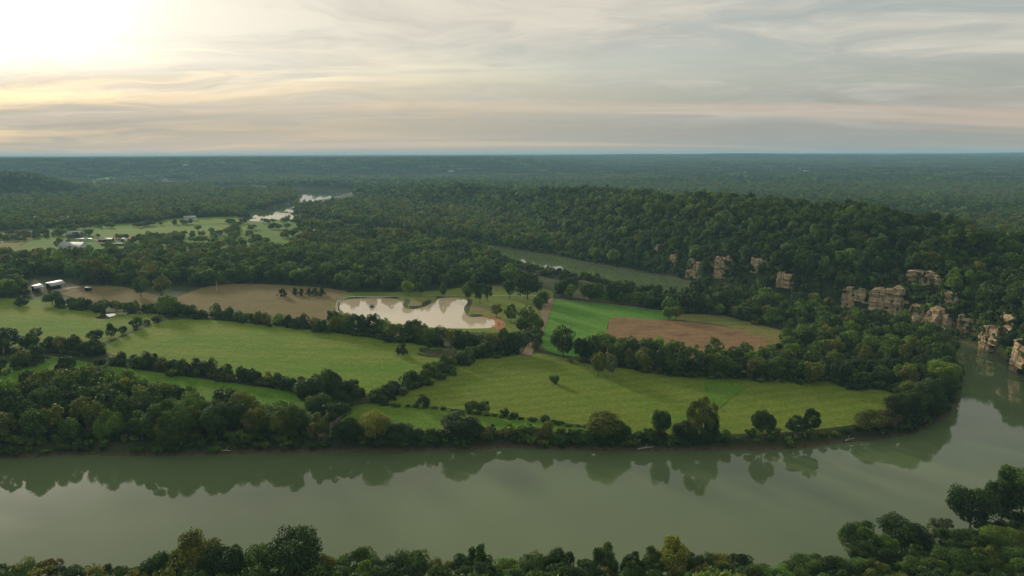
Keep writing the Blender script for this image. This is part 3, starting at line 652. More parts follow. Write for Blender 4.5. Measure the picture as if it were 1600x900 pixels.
ALL_TREES = []          # x, y, radius: keeps the scattered wood off the individual trees
def tree(x, y, h, w, kind, tint, label, group=None, name='broadleaf_tree', cat='tree', near=None, pale=False, rz=None, lean=0.0):
    z = hz(x, y) - 0.1; r = math.hypot(x, y)
    lib = NEAR if (near if near is not None else r < 330) else MID
    c, t, t2 = lib[kind][int(rng.integers(len(lib[kind])))]
    e = empty(name, (x, y, z), rng.uniform(0, 6.28) if rz is None else rz, (w * rng.uniform(.88, 1.1), w * rng.uniform(.88, 1.1), h), label=label, cat=cat, group=group)
    if lean: e.rotation_euler[0] = lean
    tr = link('stem' if name == 'shrub' else 'trunk', t2 if pale else t, e)
    cr = link('foliage' if name == 'shrub' else 'crown', c, e)
    cr['tint'] = [float(v) for v in (TINT[tint] if isinstance(tint, str) else tint)]
    ALL_TREES.append((x, y, w * .5)); return e
EXTRA = []              # trees of the same woods that show little: part of the woodland mass
def extra(x, y, h, w, tint):
    EXTRA.append((x, y, h, w, *np.asarray(tint, float))); ALL_TREES.append((x, y, w * .5))
def at_base(px, py, hpx, wpx, kind, tint, label, group=None, **kw):
    x, y = off_river(G(np.array(float(px)), np.array(float(py))), 3.5)[0]; d = float(depth_at(x, y, ZF)); s = d / FPX
    return tree(float(x), float(y), hpx * s * 1.03, wpx * s / .92, kind, tint, label, group, **kw)
def at_top(px, py, Y, w, kind, tint, label, group=None, mass=False, **kw):
    d = fwd + (px - 800) / FPX * rgt + (450 - py) / FPX * upv; t = Y / d[1]; x = d[0] * t; zt = CAM_H + d[2] * t
    if mass: return extra(float(x), Y, max(4.0, (zt - hz(x, Y)) / .97), w, tint)
    return tree(float(x), Y, max(4.0, (zt - hz(x, Y)) / .97), w, kind, tint, label, group, **kw)

# trees of the near bank, along the bottom of the picture, named from the left
FG = [(-25, 884, 182, 10, 'wide', 'green'), (28, 876, 183, 9, 'round', 'olive'), (75, 874, 184, 9, 'open', 'brown'), (128, 886, 180, 9, 'round', 'green'), (168, 884, 183, 8, 'tall', 'dark'),
      (212, 886, 181, 8, 'wide', 'green'), (250, 862, 178, 10, 'round', 'dark'), (298, 828, 182, 16, 'wide', 'olive'), (345, 852, 180, 12, 'round', 'dark'), (400, 846, 183, 13, 'wide', 'green'),
      (462, 826, 181, 15, 'round', 'dark'), (508, 862, 182, 10, 'wide', 'olive'), (558, 852, 184, 12, 'wide', 'green'), (598, 872, 181, 9, 'round', 'dark'), (640, 858, 183, 11, 'round', 'green'),
      (683, 872, 181, 9, 'wide', 'olive'), (722, 868, 182, 8, 'tall', 'dark'), (750, 854, 184, 9, 'open', 'green'), (790, 872, 182, 10, 'wide', 'bright'), (832, 866, 183, 10, 'round', 'green'),
      (874, 856, 184, 9, 'round', 'dark'), (914, 874, 182, 8, 'tall', 'green'), (948, 852, 184, 9, 'tall', 'green'), (990, 864, 183, 8, 'tall', 'dark'), (1018, 856, 182, 8, 'tall', 'green'),
      (1050, 842, 184, 13, 'open', 'yellow'), (1092, 864, 183, 9, 'round', 'dark'), (1126, 868, 184, 9, 'round', 'olive'), (1158, 866, 185, 8, 'tall', 'dark'), (1190, 884, 181, 9, 'wide', 'green'),
      (1240, 878, 181, 9, 'wide', 'dark'), (1268, 868, 185, 10, 'round', 'green'), (1312, 872, 186, 10, 'wide', 'olive'), (1348, 816, 196, 13, 'tall', 'green'), (1384, 838, 195, 9, 'tall', 'bright'),
      (1412, 808, 200, 13, 'round', 'dark'), (1446, 832, 198, 9, 'wide', 'dark'), (1474, 810, 204, 8, 'open', 'grey'), (1522, 758, 214, 15, 'round', 'dark'), (1572, 742, 220, 14, 'tall', 'dark'),
      (1604, 722, 224, 16, 'round', 'green'), (1650, 718, 224, 16, 'wide', 'dark')]
for i, (px, py, Y, w, kd, tn) in enumerate(FG):
    look = {'green': 'mid green', 'olive': 'olive', 'brown': 'brownish', 'dark': 'dark', 'yellow': 'yellow-green', 'bright': 'fresh green', 'grey': 'thin greyish'}[tn]
    shp = {'wide': 'spreading', 'round': 'rounded', 'open': 'loose', 'tall': 'upright'}[kd]
    at_top(px, py, Y, w, kd, np.array(TINT[tn]) * rng.uniform(.9, 1.12), f'{look} {shp} tree on the near bank, {ordw(i + 1)} in the outer row from left', 'outer row of trees on the near river bank', near=True)
FILL = []
g2 = np.random.default_rng(3)
for px in np.arange(-30, 1240, 46): FILL.append((px + g2.uniform(-10, 10), 893 + g2.uniform(-7, 8), 172 + g2.uniform(-3, 3)))
for px in np.arange(-40, 1230, 38): FILL.append((px + g2.uniform(-10, 10), 884 + g2.uniform(-5, 8), 177 + g2.uniform(-2, 2)))
for px in np.arange(1255, 1640, 40):
    for k in range(4):
        py = 900 - 6 - k * 22 + g2.uniform(-6, 6)
        lim = np.interp(px, [1255, 1330, 1420, 1500, 1640], [880, 850, 838, 800, 770])
        if py > lim: FILL.append((px + g2.uniform(-14, 14) + k * 9, py, np.interp(py, [820, 900], [200, 172]) + g2.uniform(-2, 2)))
FILL.sort(); cnt_ = {}
for px, py, Y in FILL:
    where = 'bottom right corner of the near bank wood' if px > 1245 else 'second row of the near bank wood' if Y > 174.9 else 'rearmost row of the near bank wood'
    i = cnt_[where] = cnt_.get(where, 0) + 1
    at_top(px, py, Y, g2.uniform(8.5, 12.5), ['round', 'wide', 'open', 'tall'][int(g2.integers(4))], pick_tint(g2), f'tree packed into the {where}, {ordw(i)} from left',
           'packed trees of the near river bank', near=True, mass=where.startswith('rear'))

# single trees and clumps that stand out
SINGLES = [
    (628, 556, 20, 21, 'cedar', 'cedar', 'lone dark round cedar in the broad pasture', 'cedar_tree'),
    (441, 464, 14, 17, 'cedar', 'cedar', 'small dark cedar alone on the stubble field', 'cedar_tree'),
    (462, 461, 12, 13, 'cedar', 'cedar', 'leftmost cedar of the row of five on the stubble', 'cedar_tree'),
    (472, 462, 12, 12, 'cedar', 'cedar', 'second cedar from left in the stubble field row', 'cedar_tree'),
    (482, 462, 13, 13, 'cedar', 'cedar', 'middle cedar of the row of five on the stubble', 'cedar_tree'),
    (492, 462, 13, 13, 'cedar', 'cedar', 'fourth cedar from left in the stubble field row', 'cedar_tree'),
    (502, 462, 13, 13, 'cedar', 'cedar', 'rightmost cedar of the row of five on the stubble', 'cedar_tree'),
    (866, 600, 17, 15, 'shrub', 'green', 'lone small bush in the hay pasture below the tree belt', 'shrub'),
    (1056, 499, 21, 26, 'round', 'olive', 'round tree at the corner of crop and ploughed fields', 'broadleaf_tree'),
    (59, 531, 20, 22, 'open', 'grey', 'thin grey-green tree standing in the upper pasture', 'broadleaf_tree'),
    (638, 463, 25, 21, 'round', 'lime', 'bright green round tree on the lawn behind the pond', 'broadleaf_tree'),
    (657, 462, 22, 16, 'open', 'green', 'thin dark tree beside the bright tree behind the pond', 'broadleaf_tree'),
    (692, 464, 25, 14, 'tall', 'green', 'narrow upright tree at the head of the pond', 'broadleaf_tree'),
    (733, 472, 35, 24, 'round', 'green', 'left tree of the rounded clump right of the pond', 'broadleaf_tree'),
    (750, 474, 32, 22, 'round', 'dark', 'middle tree of the rounded clump right of the pond', 'broadleaf_tree'),
    (762, 471, 28, 18, 'tall', 'dark', 'right tree of the rounded clump right of the pond', 'broadleaf_tree'),
    (796, 467, 30, 22, 'round', 'dark', 'tree on the lawn just left of the biggest dark tree', 'broadleaf_tree'),
    (824, 468, 49, 46, 'wide', 'dark', 'biggest dark spreading tree above the dirt track', 'broadleaf_tree'),
    (776, 496, 22, 19, 'open', 'olive', 'loose tree by the red clay bank', 'broadleaf_tree'),
    (798, 506, 32, 22, 'open', 'green', 'tree between the clay bank and the dirt track', 'broadleaf_tree'),
    (820, 524, 44, 40, 'round', 'green', 'bushy green tree at the bend of the dirt track', 'broadleaf_tree'),
    (806, 552, 38, 32, 'wide', 'dark', 'dark tree at the foot of the dirt track', 'broadleaf_tree'),
    (842, 492, 30, 20, 'round', 'green', 'upper tree on the left edge of the dirt track', 'broadleaf_tree'),
    (850, 480, 24, 20, 'round', 'dark', 'topmost tree on the left edge of the dirt track', 'broadleaf_tree'),
    (882, 466, 20, 18, 'tall', 'dark', 'small dark tree at the top of the crop field', 'broadleaf_tree'),
    (912, 467, 22, 16, 'round', 'olive', 'small olive tree above the crop field path', 'broadleaf_tree'),
    (935, 588, 40, 22, 'tall', 'olive', 'pale left tree of the pair before the tree belt', 'broadleaf_tree'),
    (954, 590, 38, 24, 'tall', 'grey', 'greyish right tree of the pair before the tree belt', 'broadleaf_tree'),
    (880, 560, 50, 44, 'round', 'dark', 'large dark tree at the left end of the belt', 'broadleaf_tree'),
    (905, 562, 36, 30, 'round', 'dark', 'dark tree beside the largest of the belt', 'broadleaf_tree'),
    (836, 545, 16, 14, 'shrub', 'grey', 'small grey shrub beside the dirt track', 'shrub'),
    (220, 464, 32, 26, 'round', 'green', 'round tree between the two stubble fields', 'broadleaf_tree'),
    (252, 462, 30, 28, 'round', 'olive', 'olive tree right of the one between the stubble fields', 'broadleaf_tree'),
    (262, 494, 36, 36, 'wide', 'bright', 'fresh green spreading tree at the hedgerow junction', 'broadleaf_tree'),
    (582, 695, 50, 50, 'round', 'yellow', 'yellow-green tree on the far bank of the river', 'broadleaf_tree'),
    (618, 700, 30, 44, 'wide', 'dark', 'low dark tree right of the yellow-green bank tree', 'broadleaf_tree'),
    (716, 703, 45, 62, 'wide', 'dark', 'dark spreading tree alone on the river bank', 'broadleaf_tree'),
    (745, 702, 32, 30, 'shrub', 'dark', 'dark bush leaning on the spreading bank tree', 'shrub'),
    (946, 700, 50, 58, 'wide', 'olive', 'rounded olive tree on the bank with wide reflection', 'broadleaf_tree'),
    (968, 701, 34, 40, 'wide', 'dark', 'dark tree behind the rounded olive bank tree', 'broadleaf_tree'),
    (1043, 700, 52, 36, 'round', 'dark', 'upright dark tree on the bank before the hay pasture', 'broadleaf_tree'),
    (1106, 700, 68, 46, 'open', 'olive', 'tallest loose tree of the far bank with yellow top', 'broadleaf_tree'),
    (1082, 702, 32, 40, 'wide', 'dark', 'low dark tree between the two tall bank trees', 'broadleaf_tree'),
    (1122, 701, 44, 28, 'round', 'dark', 'dark tree right of the tallest bank tree', 'broadleaf_tree'),
    (1211, 701, 48, 36, 'round', 'dark', 'solitary dark rounded tree on the bank of the hay pasture', 'broadleaf_tree'),
    (1272, 697, 34, 34, 'open', 'dark', 'crooked tree on the bank, left of a pair', 'broadleaf_tree'),
    (1298, 695, 45, 30, 'open', 'dark', 'crooked tree on the bank, right of a pair', 'broadleaf_tree'),
    (1398, 686, 34, 50, 'wide', 'olive', 'olive bush-like tree at the corner of the river bend', 'broadleaf_tree'),
    (1425, 680, 30, 40, 'wide', 'brown', 'brownish tree at the water of the river bend', 'broadleaf_tree'),
    (1402, 660, 46, 44, 'round', 'cedar', 'blackish tree at the right end of the hay pasture', 'broadleaf_tree'),
    (1436, 662, 54, 48, 'round', 'dark', 'large dark tree on the point of the bend', 'broadleaf_tree'),
    (1462, 648, 60, 50, 'wide', 'dark', 'dark tree overhanging the bend of the river', 'broadleaf_tree'),
    (1484, 630, 50, 44, 'wide', 'dark', 'outermost dark tree overhanging the bend', 'broadleaf_tree'),
    (1447, 628, 40, 24, 'open', 'grey', 'pale grey-leaved tree on the point of the bend', 'broadleaf_tree'),
    (1472, 606, 44, 46, 'round', 'lime', 'bright green tree crowning the point of the bend', 'broadleaf_tree'),
    (1470, 624, 36, 32, 'wide', 'bright', 'small fresh green tree below the bright crown', 'broadleaf_tree'),
    (1422, 628, 36, 36, 'round', 'olive', 'olive tree behind the dark point trees', 'broadleaf_tree'),
    (485, 640, 56, 56, 'round', 'dark', 'large dark tree at the left of the central grove', 'broadleaf_tree'),
    (512, 628, 50, 54, 'round', 'dark', 'dark tree at the back of the central grove', 'broadleaf_tree'),
    (543, 636, 44, 46, 'wide', 'dark', 'dark tree at the right of the central grove', 'broadleaf_tree'),
    (498, 660, 48, 46, 'round', 'green', 'green tree in front of the central grove', 'broadleaf_tree'),
    (530, 662, 36, 36, 'round', 'dark', 'small dark tree before the central grove', 'broadleaf_tree'),
    (470, 676, 40, 42, 'wide', 'green', 'bank tree left of the dead grey tree', 'broadleaf_tree'),
    (490, 698, 44, 40, 'open', 'olive', 'loose olive tree on the bank below the grove', 'broadleaf_tree'),
    (540, 700, 40, 48, 'wide', 'dark', 'dark bank tree left of the yellow-green tree', 'broadleaf_tree'),
    (432, 702, 50, 44, 'round', 'olive', 'olive tree at the right end of the riverside wood', 'broadleaf_tree'),
    (236, 706, 44, 34, 'open', 'yellow', 'pale yellow-green small tree at the water before the wood', 'broadleaf_tree'),
    (268, 704, 66, 56, 'round', 'green', 'tall green tree in the front of the riverside wood', 'broadleaf_tree'),
    (130, 484, 14, 16, 'round', 'green', 'small tree at the head of the upper pasture', 'broadleaf_tree'),
    (34, 478, 16, 22, 'shrub', 'dark', 'dark bush in the upper pasture below the sheds', 'shrub'),
    (82, 475, 23, 32, 'wide', 'green', 'green tree below the metal sheds', 'broadleaf_tree'),
    (38, 463, 14, 20, 'wide', 'dark', 'low dark tree at the left end of the smaller shed', 'broadleaf_tree'),
    (10, 464, 28, 44, 'round', 'bright', 'fresh green tree at the left edge near the sheds', 'broadleaf_tree'),
    (10, 545, 38, 46, 'wide', 'dark', 'dark tree at the left edge beside the upper pasture', 'broadleaf_tree'),
    (148, 533, 20, 26, 'shrub', 'dark', 'largest round bush on the divide of the left pastures', 'shrub'),
    (174, 527, 22, 17, 'shrub', 'cedar', 'upright dark bush on the divide of the left pastures', 'shrub'),
    (192, 522, 14, 14, 'shrub', 'dark', 'small bush on the divide of the left pastures', 'shrub'),
    (214, 513, 18, 22, 'shrub', 'green', 'round bush halfway up the divide of the left pastures', 'shrub'),
    (246, 505, 13, 17, 'shrub', 'dark', 'topmost bush on the divide of the left pastures', 'shrub'),
    (230, 507, 8, 12, 'shrub', 'green', 'low bush near the top of the divide of pastures', 'shrub'),
    (661, 637, 22, 21, 'shrub', 'dark', 'dark round bush on the fence line below the hay pasture', 'shrub'),
    (730, 643, 18, 9, 'shrub', 'green', 'thin left bush of three on the fence line', 'shrub'),
    (739, 645, 22, 18, 'shrub', 'green', 'middle bush of three on the fence line', 'shrub'),
    (756, 646, 24, 20, 'shrub', 'green', 'right bush of three on the fence line', 'shrub'),
    (788, 650, 14, 16, 'shrub', 'dark', 'low dark bush right of the three fence bushes', 'shrub'),
    (803, 652, 9, 14, 'shrub', 'dark', 'last low dark bush along the fence line', 'shrub'),
    (852, 658, 12, 14, 'shrub', 'green', 'small green bush on the lower fence line', 'shrub'),
    (851, 700, 30, 20, 'shrub', 'olive', 'olive bush on the bank below the fence line', 'shrub'),
]
for px, py, h, w, kd, tn, lab, nm in SINGLES:
    at_base(px, py, h, w, kd, np.array(TINT[tn]) * rng.uniform(.92, 1.1), lab, None, name=nm, cat={'shrub': 'bush', 'cedar_tree': 'cedar'}.get(nm, 'tree'), near=True if py > 590 else None, pale=tn in ('grey', 'yellow'))
# yellow autumn tops in front of the tall bank tree
at_base(1113, 672, 46, 26, 'open', TINT['yellow'], 'yellow top of a slender tree behind the tallest bank tree', None, near=True)

# rows: hedges and belts of trees
HEDGE = []
def row(pts, spacing, hr, wr, kinds, pal, lab, group, name='broadleaf_tree', jit=2.0, seed=1, last=None, near=None):
    g = np.random.default_rng(seed); p = smooth(G([q[0] for q in pts], [q[1] for q in pts]), 10, False)
    L = np.concatenate([[0], np.cumsum(np.linalg.norm(np.diff(p, axis=0), axis=1))]); s = 0.0; i = 0
    spots = []
    while s < L[-1]:
        spots.append((np.interp(s, L, p[:, 0]) + g.normal() * jit * .5, np.interp(s, L, p[:, 1]) + g.normal() * jit)); s += spacing * g.uniform(.7, 1.35)
    spots.sort(key=lambda q: P(q[0], q[1], ZF)[0])
    for x, y in spots:
        x, y = off_river(np.array([x, y]), 3.0)[0]
        i += 1; HEDGE.append((x, y, hr[1]))
        tree(float(x), float(y), g.uniform(*hr), g.uniform(*wr), kinds[int(g.integers(len(kinds)))], pick_tint(g, pal), lab.format(ordw(i)), group, name=name, cat='bush' if name == 'shrub' else 'tree', near=near)
DK = (('dark', .6), ('green', .3), ('olive', .1)); MX = (('dark', .3), ('green', .4), ('olive', .2), ('bright', .1)); GR = (('green', .5), ('bright', .3), ('olive', .2))
row([(178, 570), (250, 577), (310, 585), (370, 594), (450, 608), (535, 617), (575, 620)], 5.2, (5.5, 9.5), (6.5, 9), ['shrub', 'shrub', 'cedar'], DK,
    'dark bush in the hedgerow below the broad pasture, {} from left', 'hedgerow below the broad pasture', 'shrub', seed=2)
row([(-30, 552), (30, 552), (70, 549), (110, 552), (160, 556)], 6.5, (8, 12), (8, 12), ['round', 'wide', 'shrub'], DK, 'dark tree in the row under the upper pasture, {} from left', 'tree row under the upper pasture', seed=3)
row([(-30, 590), (10, 582), (40, 572), (60, 562)], 8, (8, 11), (8, 11), ['round', 'wide'], DK, 'dark tree at the left end of the narrow pasture, {} from left', 'trees at the left end of the narrow pasture', seed=33)
row([(590, 628), (630, 610), (665, 594), (700, 578), (745, 560), (800, 551)], 5.6, (6, 9), (6.5, 9), ['shrub', 'shrub', 'round'], MX,
    'bush in the diagonal hedgerow between pastures, {} from left', 'diagonal hedgerow between the pastures', 'shrub', seed=4)
row([(100, 480), (130, 484), (180, 487), (245, 488), (290, 493), (360, 500), (430, 506), (510, 517)], 7.0, (6.5, 10), (7.5, 10), ['shrub', 'round', 'wide'], MX,
    'bush in the long hedgerow under the stubble fields, {} from left', 'long hedgerow under the stubble fields', 'shrub', seed=5)
row([(515, 518), (560, 523), (620, 531), (680, 539), (740, 546), (790, 549)], 6.6, (10, 14), (9, 12.5), ['round', 'wide', 'tall'], MX,
    'tree in the row before the pond, {} from left', 'tree row before the pond', seed=6)
row([(915, 566), (960, 572), (1010, 579), (1070, 586), (1130, 590), (1185, 594), (1220, 597)], 7.0, (9.5, 13.5), (9.5, 12.5), ['round', 'wide', 'round'], DK,
    'tree in the belt below the ploughed field, {} from left', 'tree belt below the ploughed field', seed=7)
row([(560, 702), (650, 702), (680, 701)], 5.5, (4.5, 6.5), (5.5, 7.5), ['shrub'], DK, 'low bush on the bank by the yellow-green tree, {} from left', 'bank bushes by the yellow-green tree', 'shrub', seed=8)
row([(765, 700), (830, 699), (900, 701), (925, 702)], 5.0, (3.0, 5.5), (4.5, 6.5), ['shrub'], MX, 'bush along the bank left of the olive tree, {} from left', 'bank bushes left of the olive tree', 'shrub', seed=9, jit=1.2)
row([(985, 702), (1025, 703), (1060, 703), (1130, 702)], 4.8, (3.5, 6), (5, 7), ['shrub'], DK, 'dark bush between the tall bank trees, {} from left', 'bank bushes between the tall trees', 'shrub', seed=10, jit=1.2)
row([(1145, 702), (1195, 701), (1235, 698), (1280, 694), (1330, 688), (1370, 683)], 5.5, (1.2, 2.6), (3, 4.5), ['shrub'], MX, 'low bush on the bare bank of the hay pasture, {} from left', 'low bushes on the bare bank', 'shrub', seed=11, jit=.8)
row([(600, 634), (680, 639), (760, 649), (850, 660), (920, 668)], 3.6, (0.9, 1.9), (2.6, 4.2), ['shrub'], DK, 'low scrub on the fence line under the hay pasture, {} from left', 'scrub on the fence line', 'shrub', seed=12, jit=.5)
row([(935, 671), (975, 681), (1025, 690)], 3.6, (0.9, 2.2), (2.6, 4.2), ['shrub'], DK, 'low scrub on the lower fence line by the bank, {} from left', 'scrub on the lower fence line', 'shrub', seed=13, jit=.5)
row([(930, 462), (960, 468), (1000, 471), (1050, 478), (1100, 482)], 7.5, (8, 13), (10, 14), ['wide', 'round'], DK, 'tree on the bank above the crop field, {} from left', 'trees on the bank above the crop field', seed=14)
row([(1075, 486), (1120, 489), (1165, 497), (1200, 508)], 6.5, (4, 7), (5, 8), ['shrub', 'wide'], GR, 'bush along the rough field margin, {} from left', 'bushes along the field margin', 'shrub', seed=15)

# two woods whose trees show largest: beside the river on the left, and behind the bend on the right
SHAPE = {'wide': 'spreading', 'round': 'rounded', 'open': 'loose', 'tall': 'upright'}
def wood(poly_px, n, gap, hr, wr, pal, lab, group, seed, kinds=('round', 'wide', 'tall', 'open', 'round'), near=None, ranks=4):
    g = np.random.default_rng(seed); poly = gp(poly_px, ZF, 3); lo = poly.min(0); hi = poly.max(0); got = []
    for _ in range(n * 60):
        if len(got) >= n: break
        p = g.uniform(lo, hi)
        if not inside(p[:1], p[1:], poly)[0]: continue
        if any((p[0] - a) ** 2 + (p[1] - b) ** 2 < gap * gap for a, b in got): continue
        if any((p[0] - a) ** 2 + (p[1] - b) ** 2 < (r * .8) ** 2 for a, b, r in ALL_TREES[:0]): continue
        if sdist(p[:1], p[1:], RIVER)[0] < 2.5: continue
        got.append(tuple(p))
    got.sort(key=lambda q: q[1]); rows = 4; per = -(-len(got) // rows)
    for k in range(rows):
        part = sorted(got[k * per:(k + 1) * per], key=lambda q: P(q[0], q[1], ZF)[0])
        for i, (x, y) in enumerate(part):
            kd = kinds[int(g.integers(len(kinds)))]
            if k >= ranks: extra(float(x), float(y), g.uniform(*hr), g.uniform(*wr), pick_tint(g, pal)); continue
            tree(float(x), float(y), g.uniform(*hr), g.uniform(*wr), kd, pick_tint(g, pal), lab.format(SHAPE[kd], ('front', 'second', 'third', 'back')[k], ordw(i + 1)), group, near=near)
    return len(got)
nw = wood([(-90, 655), (-20, 640), (60, 618), (120, 600), (170, 606), (205, 636), (300, 648), (400, 660), (452, 672), (462, 702), (300, 709), (100, 708), (-90, 714)], 92, 6.6, (10.5, 15.5), (10, 14), MX + (('olive', .15),),
          '{} tree in the dense riverside wood, {} rank from the water, {} from left', 'trees of the riverside wood', 21, ranks=3)
nw2 = wood([(1225, 545), (1235, 592), (1300, 603), (1395, 612), (1440, 612), (1478, 585), (1455, 552), (1420, 540), (1370, 525), (1300, 512), (1255, 515)], 70, 7.2, (8.5, 12), (9.5, 13), GR + (('dark', .35),),
           '{} tree in the low wood inside the bend, {} rank, {} from left', 'trees of the wood inside the bend', 22, ranks=1)

# ------------------------------------------------------------------ limestone cliffs: the rock faces of the buttresses
for i, (c, lab) in enumerate(zip(BUT, CLIFF_LABELS)): cliff(c, lab, 500 + i * 3)

# ------------------------------------------------------------------ farm buildings and small things
CLEAR = []
def box_part(name, parent, lo, hi, mat, **kw):
    lo = np.array(lo, float); hi = np.array(hi, float)
    v = np.array([[(lo, hi)[i][0], (lo, hi)[j][1], (lo, hi)[k][2]] for k in (0, 1) for j in (0, 1) for i in (0, 1)])
    f = np.array([[0, 2, 3, 1], [4, 5, 7, 6], [0, 1, 5, 4], [2, 6, 7, 3], [0, 4, 6, 2], [1, 3, 7, 5]])
    return link(name, mesh_np(name, v, f, [mat]), parent, **kw)
def gable_walls(parent, L, Wd, eave, ridge, mat):
    a, b = L / 2, Wd / 2
    v = np.array([[-a, -b, 0], [a, -b, 0], [a, b, 0], [-a, b, 0], [-a, -b, eave], [a, -b, eave], [a, b, eave], [-a, b, eave], [-a, 0, ridge], [a, 0, ridge]])
    bm = bmesh.new(); vs = [bm.verts.new(p) for p in v]
    for f in ((0, 1, 5, 4), (2, 3, 7, 6), (1, 2, 6, 9, 5), (3, 0, 4, 8, 7)): bm.faces.new([vs[i] for i in f])
    me = bpy.data.meshes.new('wall'); bm.to_mesh(me); bm.free(); me.materials.append(mat); return link('wall', me, parent)
def gable_roof(parent, L, Wd, eave, ridge, over, mat, name='roof'):
    a, b = L / 2 + over, Wd / 2 + over; dz = (ridge - eave) / (Wd / 2) * over; e = eave - dz; t = .22
    prof = [(-b, e), (0, ridge), (b, e), (b, e + t), (0, ridge + t), (-b, e + t)]
    v = np.array([(x, y, z + .03) for x in (-a, a) for y, z in prof])
    f = [(i, (i + 1) % 6, 6 + (i + 1) % 6, 6 + i) for i in range(6)] + [(0, 1, 4, 5), (1, 2, 3, 4), (6, 11, 10, 7), (7, 10, 9, 8)]
    return link(name, mesh_np(name, v, np.array(f), [mat]), parent)
def site(px, py, z=None):
    x, y = G(np.array(float(px)), np.array(float(py)), ZF if z is None else z); return float(x), float(y)
def barn(name, label, cat, px, py, L, Wd, eave, ridge, rz, wall, roof, doors=(), windows=(), group=None, clear=None, xy=None):
    x, y = site(px, py) if xy is None else xy; e = empty(name, (x, y, hz(x, y) - .05), rz, label=label, cat=cat, group=group)
    gable_walls(e, L, Wd, eave, ridge, wall); gable_roof(e, L, Wd, eave, ridge, .5, roof)
    for dx, w, h in doors: box_part('door', e, (dx - w / 2, -Wd / 2 - .06, 0), (dx + w / 2, -Wd / 2 + .1, h), MAT['dark'])
    for dx, w, z0, h in windows:
        wn = box_part('window', e, (dx - w / 2, -Wd / 2 - .05, z0), (dx + w / 2, -Wd / 2 + .1, z0 + h), MAT['white']); box_part('pane', wn, (dx - w / 2 + .12, -Wd / 2 - .08, z0 + .12), (dx + w / 2 - .12, -Wd / 2 - .02, z0 + h - .12), MAT['glass'])
    CLEAR.append((x, y, clear if clear else max(L, Wd) * .62 + 3)); return e
def open_shed(name, label, corners, hgt, rise, roof, n_post=4, backwall=True):
    """roof on posts above a four-sided plan given by its corners"""
    c = np.array([site(a, b, ZF + hgt) for a, b in corners]); cen = c.mean(0); z = hz(*cen); e = empty(name, (cen[0], cen[1], z), label=label, cat='shed', group='open pole sheds by the stubble field')
    q = c - cen; mid0 = (q[0] + q[3]) / 2; mid1 = (q[1] + q[2]) / 2; t = .25
    top = [(*q[0], hgt), (*q[1], hgt), (*mid1, hgt + rise), (*mid0, hgt + rise), (*q[2], hgt), (*q[3], hgt)]
    v = np.array(top + [(a, b, d - t) for a, b, d in top])
    f = np.array([(0, 1, 2, 3), (3, 2, 4, 5), (9, 8, 7, 6), (11, 10, 8, 9), (0, 6, 7, 1), (1, 7, 8, 2), (2, 8, 10, 4), (4, 10, 11, 5), (5, 11, 9, 3), (3, 9, 6, 0)])
    link('roof', mesh_np('roof', v, f, [roof]), e)
    for a, b in ((0, 1), (3, 2)):
        for k in range(n_post):
            p = q[a] * .94 + (q[b] - q[a]) * .94 * k / (n_post - 1); vv, ff = tube([(p[0], p[1], -.2), (p[0], p[1], hgt * .5), (p[0], p[1], hgt - t)], [.16, .15, .15], 6); link('post', mesh_np('post', vv, ff, [MAT['wood']]), e)
    if backwall:
        a = q[2] * .93; b = q[3] * .93; vv = np.array([(*a, 0), (*b, 0), (*b, hgt - .3), (*a, hgt - .3), (*(a * .985), 0), (*(b * .985), 0), (*(b * .985), hgt - .3), (*(a * .985), hgt - .3)])
        link('wall', mesh_np('wall', vv, np.array([(0, 1, 2, 3), (7, 6, 5, 4), (0, 4, 5, 1), (2, 6, 7, 3), (1, 5, 6, 2), (0, 3, 7, 4)]), [MAT['dark']]), e)
    CLEAR.append((cen[0], cen[1], 13)); return e
open_shed('pole_shed', 'pale metal-roofed open shed above the stubble field', [(79.5, 447.5), (102.5, 442.5), (93, 437.5), (70.5, 442)], 4.2, 1.0, MAT['metal_roof'])
open_shed('pole_shed', 'blue-grey roofed smaller shed half behind trees', [(54, 451), (70, 447.8), (61, 443), (48.5, 446.5)], 3.8, .8, MAT['metal_roof'])
barn('white_barn', 'white barn with long grey roof at the far farm', 'barn', 115, 390, 30, 15, 4.6, 9.0, R(-16), MAT['white'], MAT['metal_roof'], ((-10, 4, 3.4), (2, 3, 2.4), (10, 3.4, 3.2)))
barn('farmhouse', 'dark-roofed farmhouse behind the white barn', 'house', 117, 371, 17, 12, 4.2, 8.5, R(10), MAT['wood'], MAT['grey_roof'], ((0, 1.4, 2.3),), ((-5, 1.6, 1, 1.5), (5, 1.6, 1, 1.5)))
barn('machine_shed', 'long low silver-roofed shed beyond the farm drive', 'shed', 166, 378, 16, 9, 3.0, 4.8, R(2), MAT['wood'], MAT['metal_roof'], ((-5, 4, 2.4), (0, 4, 2.4), (5, 4, 2.4)))
barn('stable_row', 'low stable row with pale posts in front of silver shed', 'stable', 176, 383.5, 26, 5, 2.3, 3.0, R(-3), MAT['wood'], MAT['grey_roof'], tuple((-11 + 4.4 * k, 2.6, 1.8) for k in range(6)))
barn('trailer', 'left white trailer in the row behind the barn', 'trailer', 125, 376.5, 9, 3, 2.6, 3.0, R(4), MAT['white'], MAT['white'], ((1, 1, 2),), ((-2.6, 1.4, 1.1, .9),), group='white trailers behind the barn')
barn('trailer', 'right white trailer in the row behind the barn', 'trailer', 138, 376.5, 10, 3, 2.6, 3.0, R(-3), MAT['white'], MAT['white'], ((-1, 1, 2),), ((3, 1.4, 1.1, .9),), group='white trailers behind the barn')
